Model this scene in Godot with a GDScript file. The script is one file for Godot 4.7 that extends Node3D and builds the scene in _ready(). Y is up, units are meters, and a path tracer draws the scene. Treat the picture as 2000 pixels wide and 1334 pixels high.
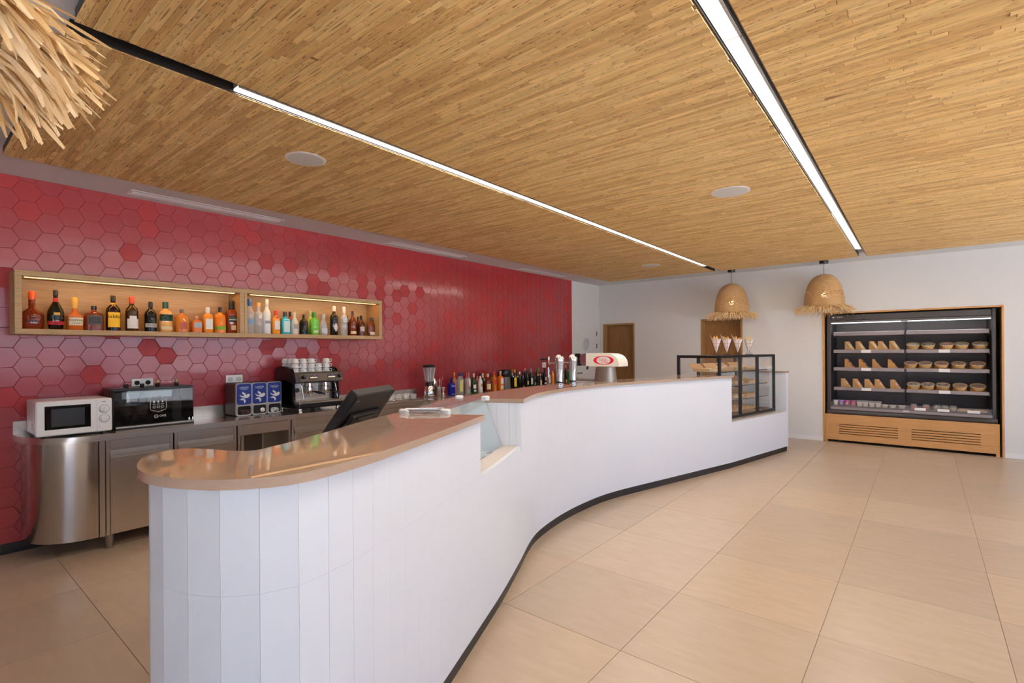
extends Node3D
# ---------------------------------------------------------------- picture to place
const FPX := 985.0
const EYE := Vector3(0, 1.5, 0)
var FW: Vector3
var RT: Vector3
var UPV: Vector3
var M := {}
var rng := RandomNumberGenerator.new()
var used := {}

func ray(x: float, y: float) -> Vector3:
	return FW + RT * ((x - 1000.0) / FPX) - UPV * ((y - 683.6) / FPX)
func on_y(x, y, h) -> Vector3:
	var d := ray(x, y); return EYE + d * ((h - EYE.y) / d.y)
func on_x(x, y, wx) -> Vector3:
	var d := ray(x, y); return EYE + d * (wx / d.x)
func on_z(x, y, wz) -> Vector3:
	var d := ray(x, y); return EYE + d * (wz / d.z)
func on_plane(x, y, p: Vector3, n: Vector3) -> Vector3:
	var d := ray(x, y); return EYE + d * ((p - EYE).dot(n) / d.dot(n))
func depth(p: Vector3) -> float:
	return (p - EYE).dot(FW)

# ---------------------------------------------------------------- nodes
func numbered(called: String) -> String:
	if not used.has(called):
		used[called] = 0
		return called
	used[called] += 1
	return "%s_%03d" % [called, used[called]]
func tag(o: Node, label: String, category: String, group := "") -> Node:
	o.set_meta("label", label); o.set_meta("category", category)
	if group != "": o.set_meta("group", group)
	return o
func thing(called: String, label: String, category: String, at := Vector3.ZERO, turn := 0.0, group := "") -> Node3D:
	var o := Node3D.new(); o.name = numbered(called); add_child(o)
	o.position = at; o.rotation.y = turn
	tag(o, label, category, group)
	return o
func structure(called: String) -> Node3D:
	var o := Node3D.new(); o.name = called; add_child(o); o.set_meta("kind", "structure"); return o
func dup(src: Node3D, at: Vector3, turn: float, label := "") -> Node3D:
	var base := String(src.name)
	var cut := base.rfind("_0")
	if cut > 0: base = base.substr(0, cut)
	var r: Node3D = src.duplicate(); r.name = numbered(base); add_child(r)
	r.position = at; r.rotation.y = turn
	if label != "": r.set_meta("label", label)
	return r
func put(parent: Node, called: String, mesh: Mesh, m: Material, xf := Transform3D()) -> MeshInstance3D:
	var o := MeshInstance3D.new(); o.name = called; o.mesh = mesh
	if m: o.material_override = m
	o.transform = xf
	parent.add_child(o, true)
	return o
func part(parent: Node, called: String, st: SurfaceTool, m: Material, xf := Transform3D()) -> MeshInstance3D:
	st.generate_normals()
	return put(parent, called, st.commit(), m, xf)

func flat_top(o: MeshInstance3D, y: float) -> void:
	# long thin triangles of a level face all get the same straight-up normal
	var ar := (o.mesh as ArrayMesh).surface_get_arrays(0)
	var v: PackedVector3Array = ar[Mesh.ARRAY_VERTEX]; var n: PackedVector3Array = ar[Mesh.ARRAY_NORMAL]
	for k in range(0, v.size() - 2, 3):
		if absf(v[k].y - y) < 1e-5 and absf(v[k + 1].y - y) < 1e-5 and absf(v[k + 2].y - y) < 1e-5:
			for q in 3: n[k + q] = Vector3.UP
	ar[Mesh.ARRAY_NORMAL] = n; ar[Mesh.ARRAY_TANGENT] = null
	var am := ArrayMesh.new(); am.add_surface_from_arrays(Mesh.PRIMITIVE_TRIANGLES, ar)
	o.mesh = am
# ---------------------------------------------------------------- shapes
func S() -> SurfaceTool:
	var st := SurfaceTool.new(); st.begin(Mesh.PRIMITIVE_TRIANGLES); st.set_smooth_group(-1); return st
func tri(st: SurfaceTool, a: Vector3, b: Vector3, c: Vector3, hint: Vector3) -> void:
	if (c - a).cross(b - a).dot(hint) < 0.0:
		var t := b; b = c; c = t
	for v in [a, b, c]: st.add_vertex(v)
func quad(st: SurfaceTool, a: Vector3, b: Vector3, c: Vector3, d: Vector3, hint: Vector3) -> void:
	var ua := Vector2(0, 1); var ub := Vector2(1, 1); var uc := Vector2(1, 0); var ud := Vector2(0, 0)
	if (c - a).cross(b - a).dot(hint) < 0.0:
		var t := b; b = d; d = t
		var u := ub; ub = ud; ud = u
	st.set_uv(ua); st.add_vertex(a); st.set_uv(ub); st.add_vertex(b); st.set_uv(uc); st.add_vertex(c)
	st.set_uv(ua); st.add_vertex(a); st.set_uv(uc); st.add_vertex(c); st.set_uv(ud); st.add_vertex(d)
func box(st: SurfaceTool, lo: Vector3, hi: Vector3, bev := 0.0, xf := Transform3D()) -> SurfaceTool:
	st.set_smooth_group(-1)
	var c := (lo + hi) * 0.5
	var h := (hi - lo).abs() * 0.5
	var b: float = minf(bev, minf(h.x, minf(h.y, h.z)) * 0.95)
	var P := func(s: Vector3, ax: int) -> Vector3:
		var v := Vector3(s.x * (h.x - b), s.y * (h.y - b), s.z * (h.z - b))
		v[ax] = s[ax] * h[ax]
		return xf * (c + v)
	for ax in 3:
		var u := (ax + 1) % 3; var w := (ax + 2) % 3
		for sg in [-1.0, 1.0]:
			var n := Vector3.ZERO; n[ax] = sg
			var q := []
			for e in [[-1.0, -1.0], [1.0, -1.0], [1.0, 1.0], [-1.0, 1.0]]:
				var s := n; s[u] = e[0]; s[w] = e[1]
				q.append(P.call(s, ax))
			quad(st, q[0], q[1], q[2], q[3], xf.basis * n)
	if b > 0.0:
		for ax in 3:
			var u := (ax + 1) % 3; var w := (ax + 2) % 3
			for su in [-1.0, 1.0]:
				for sw in [-1.0, 1.0]:
					var s1 := Vector3.ZERO; s1[u] = su; s1[w] = sw
					var s2 := s1; s1[ax] = -1.0; s2[ax] = 1.0
					var n := Vector3.ZERO; n[u] = su; n[w] = sw
					quad(st, P.call(s1, u), P.call(s1, w), P.call(s2, w), P.call(s2, u), xf.basis * n)
		for sx in [-1.0, 1.0]:
			for sy in [-1.0, 1.0]:
				for sz in [-1.0, 1.0]:
					var s := Vector3(sx, sy, sz)
					tri(st, P.call(s, 0), P.call(s, 1), P.call(s, 2), xf.basis * s)
	return st
func bx(lo: Vector3, hi: Vector3, bev := 0.0, xf := Transform3D()) -> SurfaceTool:
	return box(S(), lo, hi, bev, xf)
# point of a rounded cross-section: n = 2 round, larger = squarer
func sec(a: float, rx: float, rz: float, n: float) -> Vector2:
	var c := cos(a); var s := sin(a)
	return Vector2(rx * signf(c) * pow(absf(c), 2.0 / n), rz * signf(s) * pow(absf(s), 2.0 / n))
# prof: [y, rx, rz, n] from bottom to top; outside faces out
func loft(st: SurfaceTool, prof: Array, seg := 20, xf := Transform3D(), caps := true) -> SurfaceTool:
	var g := 1
	var rings := []
	for p in prof:
		var ring := []
		for k in seg:
			var v := sec(TAU * k / seg, p[1], p[2], p[3])
			ring.append(xf * Vector3(v.x, p[0], v.y))
		rings.append(ring)
	for i in range(prof.size() - 1):
		if i > 0:
			var d0 := Vector2(prof[i][1] - prof[i - 1][1], prof[i][0] - prof[i - 1][0])
			var d1 := Vector2(prof[i + 1][1] - prof[i][1], prof[i + 1][0] - prof[i][0])
			if absf(d0.angle_to(d1)) > 0.75: g += 1
		st.set_smooth_group(g)
		var dy: float = prof[i + 1][0] - prof[i][0]
		var dr: float = prof[i + 1][1] - prof[i][1]
		for k in seg:
			var j := (k + 1) % seg
			var a := TAU * (k + 0.5) / seg
			var hint: Vector3 = xf.basis * Vector3(cos(a) * dy, -dr, sin(a) * dy)
			st.set_smooth_group(g)
			quad(st, rings[i][k], rings[i][j], rings[i + 1][j], rings[i + 1][k], hint)
	if caps:
		st.set_smooth_group(-1)
		for e in [0, prof.size() - 1]:
			if prof[e][1] > 0.0004:
				var c: Vector3 = xf * Vector3(0, prof[e][0], 0)
				var up: Vector3 = xf.basis * (Vector3.DOWN if e == 0 else Vector3.UP)
				for k in seg: tri(st, c, rings[e][k], rings[e][(k + 1) % seg], up)
	st.set_smooth_group(-1)
	return st
func lathe(prof: Array, seg := 20, xf := Transform3D()) -> SurfaceTool:
	var p := []
	for v in prof: p.append([v[1], v[0], v[0], 2.0])
	return loft(S(), p, seg, xf)
func tube(st: SurfaceTool, pts: Array, r: float, seg := 8, closed := false) -> SurfaceTool:
	var n := pts.size()
	var rings := []
	for i in n:
		var a: Vector3 = pts[(i - 1 + n) % n] if (closed or i > 0) else pts[i]
		var b: Vector3 = pts[(i + 1) % n] if (closed or i < n - 1) else pts[i]
		var t := (b - a).normalized()
		var ref := Vector3.UP if absf(t.y) < 0.9 else Vector3.RIGHT
		var u := t.cross(ref).normalized(); var w := u.cross(t)
		var ring := []
		for k in seg: ring.append(pts[i] + (u * cos(TAU * k / seg) + w * sin(TAU * k / seg)) * r)
		rings.append(ring)
	for i in (n if closed else n - 1):
		var i2 := (i + 1) % n
		for k in seg:
			var j := (k + 1) % seg
			st.set_smooth_group(3)
			quad(st, rings[i][k], rings[i][j], rings[i2][j], rings[i2][k], rings[i][k] + rings[i][j] - pts[i] * 2.0)
	if not closed:
		st.set_smooth_group(-1)
		for e in [0, n - 1]:
			var up: Vector3 = (pts[0] - pts[1]) if e == 0 else (pts[n - 1] - pts[n - 2])
			for k in range(1, seg - 1): tri(st, rings[e][0], rings[e][k], rings[e][k + 1], up)
	st.set_smooth_group(-1)
	return st
# upright prism over a plan polygon (x, z)
func prism(st: SurfaceTool, poly: Array, y0: float, y1: float, bev := 0.0, xf := Transform3D()) -> SurfaceTool:
	var pv := PackedVector2Array(poly)
	var tin := pv
	if bev > 0.0:
		var off := Geometry2D.offset_polygon(pv, -bev, Geometry2D.JOIN_MITER)
		if off.size() == 1 and off[0].size() == pv.size():
			# line the inset up with the outline
			var o2: PackedVector2Array = off[0]
			var best := 0; var bd := 1e9
			for k in o2.size():
				if o2[k].distance_to(pv[0]) < bd: bd = o2[k].distance_to(pv[0]); best = k
			var same := Geometry2D.is_polygon_clockwise(o2) == Geometry2D.is_polygon_clockwise(pv)
			tin = PackedVector2Array()
			for k in pv.size(): tin.append(o2[(best + (k if same else -k) + pv.size()) % pv.size()])
		else: bev = 0.0
	var sgn := -1.0 if Geometry2D.is_polygon_clockwise(pv) else 1.0
	var n := pv.size()
	var g := 10
	for i in n:
		var j := (i + 1) % n
		var e := pv[j] - pv[i]
		var pe := pv[i] - pv[(i - 1 + n) % n]
		if absf(pe.angle_to(e)) > 0.5: g += 1
		var out := Vector3(-e.y, 0, e.x) * -sgn
		st.set_smooth_group(g)
		quad(st, xf * Vector3(pv[i].x, y0, pv[i].y), xf * Vector3(pv[j].x, y0, pv[j].y), xf * Vector3(pv[j].x, y1 - bev, pv[j].y), xf * Vector3(pv[i].x, y1 - bev, pv[i].y), xf.basis * out)
		if bev > 0.0:
			st.set_smooth_group(g + 1000)
			quad(st, xf * Vector3(pv[i].x, y1 - bev, pv[i].y), xf * Vector3(pv[j].x, y1 - bev, pv[j].y), xf * Vector3(tin[j].x, y1, tin[j].y), xf * Vector3(tin[i].x, y1, tin[i].y), xf.basis * (out.normalized() + Vector3.UP))
	st.set_smooth_group(-1)
	var ix := Geometry2D.triangulate_polygon(pv)
	for k in range(0, ix.size(), 3):
		var a := pv[ix[k]]; var b := pv[ix[k + 1]]; var c := pv[ix[k + 2]]
		tri(st, xf * Vector3(a.x, y0, a.y), xf * Vector3(b.x, y0, b.y), xf * Vector3(c.x, y0, c.y), xf.basis * Vector3.DOWN)
		a = tin[ix[k]]; b = tin[ix[k + 1]]; c = tin[ix[k + 2]]
		tri(st, xf * Vector3(a.x, y1, a.y), xf * Vector3(b.x, y1, b.y), xf * Vector3(c.x, y1, c.y), xf.basis * Vector3.UP)
	return st
# outline in local x, y extruded along local z
func extrude(st: SurfaceTool, poly: Array, z0: float, z1: float, bev := 0.0, xf := Transform3D()) -> SurfaceTool:
	return prism(st, poly, z0, z1, bev, xf * Transform3D(Basis(Vector3.RIGHT, Vector3.BACK, Vector3.UP), Vector3.ZERO))
func rrect(x0: float, y0: float, x1: float, y1: float, r: float, k := 5) -> Array:
	var o := []
	for c in [[x1 - r, y1 - r, 0.0], [x0 + r, y1 - r, 1.0], [x0 + r, y0 + r, 2.0], [x1 - r, y0 + r, 3.0]]:
		for i in k + 1:
			var a: float = (c[2] + float(i) / k) * PI / 2
			o.append(Vector2(c[0] + r * cos(a), c[1] + r * sin(a)))
	return o
func ring_pts(r: float, y: float, n := 20, c := Vector3.ZERO) -> Array:
	var o := []
	for k in n: o.append(c + Vector3(r * cos(TAU * k / n), y, r * sin(TAU * k / n)))
	return o
func spline(p: Array, per := 5) -> Array:
	var o := []
	for i in range(p.size() - 1):
		var a: Vector2 = p[maxi(i - 1, 0)]; var b: Vector2 = p[i]; var c: Vector2 = p[i + 1]; var d: Vector2 = p[mini(i + 2, p.size() - 1)]
		for k in per: o.append(b.cubic_interpolate(c, a, d, float(k) / per))
	o.append(p[p.size() - 1])
	return o
func shift_line(p: Array, by: float) -> Array:
	var o := []
	for i in p.size():
		var a: Vector2 = p[maxi(i - 1, 0)]; var b: Vector2 = p[mini(i + 1, p.size() - 1)]
		var t := (b - a).normalized()
		o.append(p[i] + Vector2(-t.y, t.x) * by)
	return o
var font_sans: SystemFont
var font_serif: SystemFont
func lettering(s: String, size: float, serif := false) -> TextMesh:
	var t := TextMesh.new()
	t.text = s; t.font = font_serif if serif else font_sans
	t.font_size = 32; t.pixel_size = size / 24.0; t.depth = 0.0006; t.curve_step = 2.0
	return t
func words(parent: Node, called: String, s: String, size: float, m: Material, at: Vector3, basis := Basis(), serif := false) -> MeshInstance3D:
	return put(parent, called, lettering(s, size, serif), m, Transform3D(basis, at))

# ---------------------------------------------------------------- materials
func mat(c: Color, rough := 0.5, metal := 0.0) -> StandardMaterial3D:
	var m := StandardMaterial3D.new(); m.albedo_color = c; m.roughness = rough; m.metallic = metal; return m
func c8(r: int, g: int, b: int) -> Color: return Color(r / 255.0, g / 255.0, b / 255.0)
func glow(c: Color, e: float) -> StandardMaterial3D:
	var m := mat(c, 0.6); m.emission_enabled = true; m.emission = c; m.emission_energy_multiplier = e; return m
func pane(c: Color, a := 0.12) -> StandardMaterial3D:
	var m := mat(Color(c.r, c.g, c.b, a), 0.02); m.transparency = BaseMaterial3D.TRANSPARENCY_ALPHA; m.metallic_specular = 0.5; return m
func solid_glass(c: Color, rough := 0.02) -> StandardMaterial3D:
	var m := mat(c, rough); m.refraction_enabled = true; m.refraction_scale = 0.05; m.transparency = BaseMaterial3D.TRANSPARENCY_ALPHA; return m
func noise_tex(w: int, h: int, freq: float, stretch: Vector2i, lo: Color, hi: Color, seed_ := 1, contrast := 1.0) -> ImageTexture:
	var n := FastNoiseLite.new(); n.seed = seed_; n.frequency = freq; n.fractal_octaves = 4
	n.noise_type = FastNoiseLite.TYPE_SIMPLEX_SMOOTH
	var im := n.get_seamless_image(w / stretch.x, h / stretch.y, false, false, 0.2)
	im.resize(w, h, Image.INTERPOLATE_CUBIC)
	var out := Image.create(w, h, true, Image.FORMAT_RGB8)
	for y in h:
		for x in w:
			var t := clampf((im.get_pixel(x, y).r - 0.5) * contrast + 0.5, 0, 1)
			out.set_pixel(x, y, lo.lerp(hi, t))
	out.generate_mipmaps()
	return ImageTexture.create_from_image(out)
func tri_mat(tex: Texture2D, scale: Vector3, rough: float, tint := Color.WHITE) -> StandardMaterial3D:
	var m := mat(tint, rough)
	m.albedo_texture = tex; m.uv1_triplanar = true; m.uv1_world_triplanar = true; m.uv1_scale = scale
	return m
func bamboo_image() -> ImageTexture:
	var w := 1024; var h := 512
	var n1 := FastNoiseLite.new(); n1.seed = 5; n1.frequency = 0.02; n1.fractal_octaves = 3
	var n2 := FastNoiseLite.new(); n2.seed = 9; n2.frequency = 0.05; n2.fractal_octaves = 2
	var a := n1.get_seamless_image(w / 16, h, false, false, 0.2); a.resize(w, h, Image.INTERPOLATE_CUBIC)
	var b := n2.get_seamless_image(w / 16, h, false, false, 0.2); b.resize(w, h, Image.INTERPOLATE_CUBIC)
	var im := Image.create(w, h, true, Image.FORMAT_RGB8)
	for y in h:
		for x in w:
			var s := (a.get_pixel(x, y).r - 0.5) * 0.5
			var f := b.get_pixel(x, y).r
			var v := 0.93 + s * 0.35
			if f > 0.8: v -= (f - 0.8) * 2.0
			im.set_pixel(x, y, Color(clampf(v, 0, 1), clampf(v * 0.985, 0, 1), clampf(v * 0.95, 0, 1)))
	var r := RandomNumberGenerator.new(); r.seed = 77
	# splits along the cane, and the dark rims of its nodes
	for k in 260:
		var x := r.randi_range(0, w - 130); var y := r.randi_range(0, h - 6)
		var l := r.randi_range(14, 110); var dark := r.randf_range(0.3, 0.65)
		for i in l:
			var t := 1.0 - absf(2.0 * i / l - 1.0)
			for q in (2 if t > 0.5 else 1):
				var c := im.get_pixel(x + i, y + q)
				im.set_pixel(x + i, y + q, c.lerp(Color(c.r * 0.5, c.g * 0.42, c.b * 0.38), dark * t))
	for k in 260:
		var x := r.randi_range(0, w - 60); var y := r.randi_range(0, h - 40)
		var l := r.randi_range(2, 6); var ww := r.randi_range(12, 55)
		for i in l:
			for q in r.randi_range(ww / 3, ww):
				var c := im.get_pixel(x + q, y + i)
				im.set_pixel(x + q, y + i, c.lerp(Color(c.r * 0.55, c.g * 0.45, c.b * 0.4), 0.7 * (1.0 - float(q) / (ww + 1.0))))
	im.generate_mipmaps()
	return ImageTexture.create_from_image(im)
func make_materials() -> void:
	font_sans = SystemFont.new(); font_sans.font_names = PackedStringArray(["Droid Sans"])
	font_serif = SystemFont.new(); font_serif.font_names = PackedStringArray(["Droid Serif"])
	M.white_wall = mat(c8(228, 226, 222), 0.85)
	M.ceiling = mat(c8(224, 226, 228), 0.9)
	M.plank = mat(c8(226, 229, 234), 0.32)
	M.ledge = mat(c8(214, 202, 192), 0.4)
	M.plank_gap = mat(c8(190, 186, 180), 0.7)
	M.skirt = mat(c8(38, 36, 37), 0.4)
	M.stone = tri_mat(noise_tex(512, 512, 0.05, Vector2i(1, 1), c8(163, 138, 119), c8(169, 144, 125), 4, 1.0), Vector3(2, 2, 2), 0.03)
	var ft := noise_tex(512, 512, 0.03, Vector2i(4, 1), c8(184, 163, 139), c8(193, 172, 149), 12, 1.2)
	M.floor_tiles = []
	for k in 4: M.floor_tiles.append(tri_mat(ft, Vector3(0.9, 0.9, 0.9), 0.34, [Color(1, 1, 1), Color(0.975, 0.965, 0.955), Color(1, 0.985, 0.965), Color(0.96, 0.96, 0.96)][k]))
	M.floor_joint = mat(c8(150, 125, 100), 0.9)
	M.red_satin = mat(c8(158, 34, 43), 0.36)
	M.red_satin.metallic_specular = 0.55; M.red_satin.clearcoat_enabled = true; M.red_satin.clearcoat = 1.0; M.red_satin.clearcoat_roughness = 0.12
	M.red_matte = mat(c8(164, 38, 42), 0.55)
	for m in [M.red_satin, M.red_matte]: m.vertex_color_use_as_albedo = true
	M.grout = mat(c8(138, 32, 38), 0.7)
	M.black_metal = mat(c8(30, 27, 27), 0.4, 0.3)
	M.black = mat(c8(16, 15, 16), 0.3)
	M.black_gloss = mat(c8(10, 10, 11), 0.06)
	M.steel = mat(c8(212, 206, 198), 0.26, 1.0)
	M.steel_dull = mat(c8(170, 164, 156), 0.42, 1.0)
	M.chrome = mat(c8(225, 223, 220), 0.07, 1.0)
	M.dark_gap = mat(c8(22, 20, 19), 0.8)
	M.oak = tri_mat(noise_tex(1024, 512, 0.06, Vector2i(16, 1), c8(160, 126, 84), c8(184, 150, 106), 22, 1.3), Vector3(0.8, 3.0, 0.8), 0.55)
	M.door_wood = tri_mat(noise_tex(512, 1024, 0.05, Vector2i(1, 16), c8(128, 88, 44), c8(158, 112, 62), 24, 1.4), Vector3(2.4, 0.6, 2.4), 0.55)
	M.door_frame = tri_mat(noise_tex(512, 1024, 0.05, Vector2i(1, 16), c8(150, 110, 62), c8(170, 128, 78), 25, 1.2), Vector3(2.4, 0.6, 2.4), 0.55)
	M.fridge_wood = tri_mat(noise_tex(1024, 512, 0.05, Vector2i(16, 1), c8(190, 136, 78), c8(206, 154, 96), 26, 1.3), Vector3(0.8, 2.4, 0.8), 0.5)
	M.fridge_dark = mat(c8(60, 54, 53), 0.38)
	M.fridge_in = mat(c8(112, 98, 92), 0.45)
	M.fridge_rail = mat(c8(142, 130, 130), 0.4, 0.2)
	M.paper = mat(c8(238, 234, 230), 0.8)
	M.kraft = mat(c8(186, 142, 92), 0.8)
	M.kraft_light = mat(c8(212, 172, 120), 0.8)
	M.white_plastic = mat(c8(236, 234, 232), 0.35)
	M.white_enamel = mat(c8(240, 238, 234), 0.25)
	M.ceramic = mat(c8(240, 238, 234), 0.12)
	M.pane = pane(Color(0.85, 0.95, 0.95), 0.07)
	M.pane_clear = pane(Color(0.92, 0.97, 0.97), 0.025)
	M.pane_shelf = pane(Color(0.85, 0.95, 0.95), 0.07)
	M.pane_case = pane(Color(0.8, 0.93, 0.95), 0.16)
	M.glass = solid_glass(Color(0.97, 0.99, 0.98))
	M.bamboo = mat(Color.WHITE, 0.62); M.bamboo.albedo_texture = bamboo_image(); M.bamboo.vertex_color_use_as_albedo = true
	M.raffia = tri_mat(noise_tex(512, 512, 0.05, Vector2i(8, 1), c8(150, 112, 70), c8(208, 170, 120), 31, 1.6), Vector3(2, 16, 2), 0.8)
	M.raffia.backlight_enabled = true; M.raffia.backlight = c8(30, 20, 9)
	M.straw = mat(Color.WHITE, 0.65); M.straw.vertex_color_use_as_albedo = true
	M.straw.backlight_enabled = true; M.straw.backlight = c8(70, 50, 26)
	M.led = glow(Color(1.0, 0.95, 0.88), 3.0)
	M.led_warm = glow(Color(1.0, 0.78, 0.5), 4.5)
	M.alu = mat(c8(200, 200, 200), 0.4, 0.6)
	M.joint_dark = mat(c8(60, 50, 44), 0.8)
	M.ink = mat(c8(20, 20, 22), 0.6)
	M.ink_white = mat(c8(240, 238, 235), 0.6)

# ================================================================ the room
const XL := -5.32      # tiled wall
const ZB := -9.47      # far wall
const XR := 4.6        # glazed wall on the customers' side
const ZF := 4.2        # glazed wall behind the photographer
const HC := 2.845
const ENERGY_LED := 2.1
const HP := 2.79       # underside of the bamboo panels

func setup_view() -> void:
	var th := atan((1804.0 - 1000.0) / FPX)
	FW = Vector3(-sin(th), 0, -cos(th))
	var r0 := Vector3(cos(th), 0, -sin(th))
	var ro := deg_to_rad(0.378)
	RT = r0 * cos(ro) - Vector3.UP * sin(ro)
	UPV = Vector3.UP * cos(ro) + r0 * sin(ro)
	var cam := Camera3D.new(); cam.name = "camera"; add_child(cam)
	cam.transform = Transform3D(Basis(RT, UPV, -FW), EYE)
	cam.projection = Camera3D.PROJECTION_FRUSTUM
	cam.near = 0.05; cam.far = 120.0
	cam.size = 0.05 * 2.0 * 667.0 / FPX
	cam.frustum_offset = Vector2(0, 0.05 * 16.6 / FPX)
	cam.current = true
	var we := WorldEnvironment.new(); we.name = "environment"; add_child(we)
	var e := Environment.new(); we.environment = e
	var sm := ProceduralSkyMaterial.new()
	sm.sky_top_color = Color(0.42, 0.64, 1.0); sm.sky_horizon_color = Color(0.70, 0.85, 1.0)
	sm.ground_horizon_color = Color(0.62, 0.60, 0.57); sm.ground_bottom_color = Color(0.40, 0.38, 0.35)
	sm.sky_energy_multiplier = 1.0
	var sky := Sky.new(); sky.sky_material = sm
	e.background_mode = Environment.BG_SKY; e.sky = sky
	e.background_energy_multiplier = 3.6
	e.tonemap_mode = Environment.TONE_MAPPER_LINEAR
	e.tonemap_exposure = 0.78
	# high summer sun: it reaches the terrace outside, added unseen eaves keep it off the floor inside
	var sun := DirectionalLight3D.new(); sun.name = "sun"; sun.light_color = Color(1.0, 0.98, 0.95); sun.light_energy = 26.0; sun.light_angular_distance = 0.6; sun.shadow_enabled = true
	add_child(sun); sun.look_at_from_position(Vector3.ZERO, Vector3(-0.34, -1.0, -0.22), Vector3.FORWARD)
	e.sdfgi_enabled = true; e.ssao_enabled = true; e.ssil_enabled = true

func area(parent: Node, called: String, at: Vector3, size: Vector2, towards: Vector3, c: Color, e: float) -> void:
	var l := AreaLight3D.new(); l.name = called
	l.area_size = size; l.light_color = c; l.light_energy = e
	l.shadow_enabled = true
	l.set("area_range", 20.0); l.set("area_attenuation", 2.0)
	parent.add_child(l, true)
	var up := Vector3(0, 0, -1) if absf(towards.y) > 0.9 else Vector3.UP
	l.global_transform = Transform3D(Basis.looking_at(towards, up), at)

func build_floor() -> void:
	var fl := structure("floor")
	part(fl, "joint_bed", bx(Vector3(XL - 0.2, -0.16, -10.4), Vector3(XR + 0.2, -0.003, ZF + 0.2)), M.floor_joint)
	var px := 0.747; var pz := 0.7675
	var x0 := -1.925 - 5 * px; var z0 := -2.28
	var cache := {}
	var rr := RandomNumberGenerator.new(); rr.seed = 3
	for i in range(0, 14):
		for k in range(-10, 10):
			var a := Vector2(maxf(x0 + i * px, XL), maxf(z0 + k * pz, ZB - 0.05 if true else 0.0))
			var b := Vector2(minf(x0 + (i + 1) * px, XR), minf(z0 + (k + 1) * pz, ZF))
			if b.x - a.x < 0.02 or b.y - a.y < 0.02: continue
			var sz := (b - a).snapped(Vector2(0.001, 0.001))
			if not cache.has(sz):
				var st := bx(Vector3(-sz.x / 2 + 0.0013, -0.012, -sz.y / 2 + 0.0013), Vector3(sz.x / 2 - 0.0013, 0, sz.y / 2 - 0.0013), 0.0008)
				st.generate_normals(); cache[sz] = st.commit()
			put(fl, "tile", cache[sz], M.floor_tiles[rr.randi() % 4], Transform3D(Basis(), Vector3((a.x + b.x) / 2, 0, (a.y + b.y) / 2)))

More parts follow.
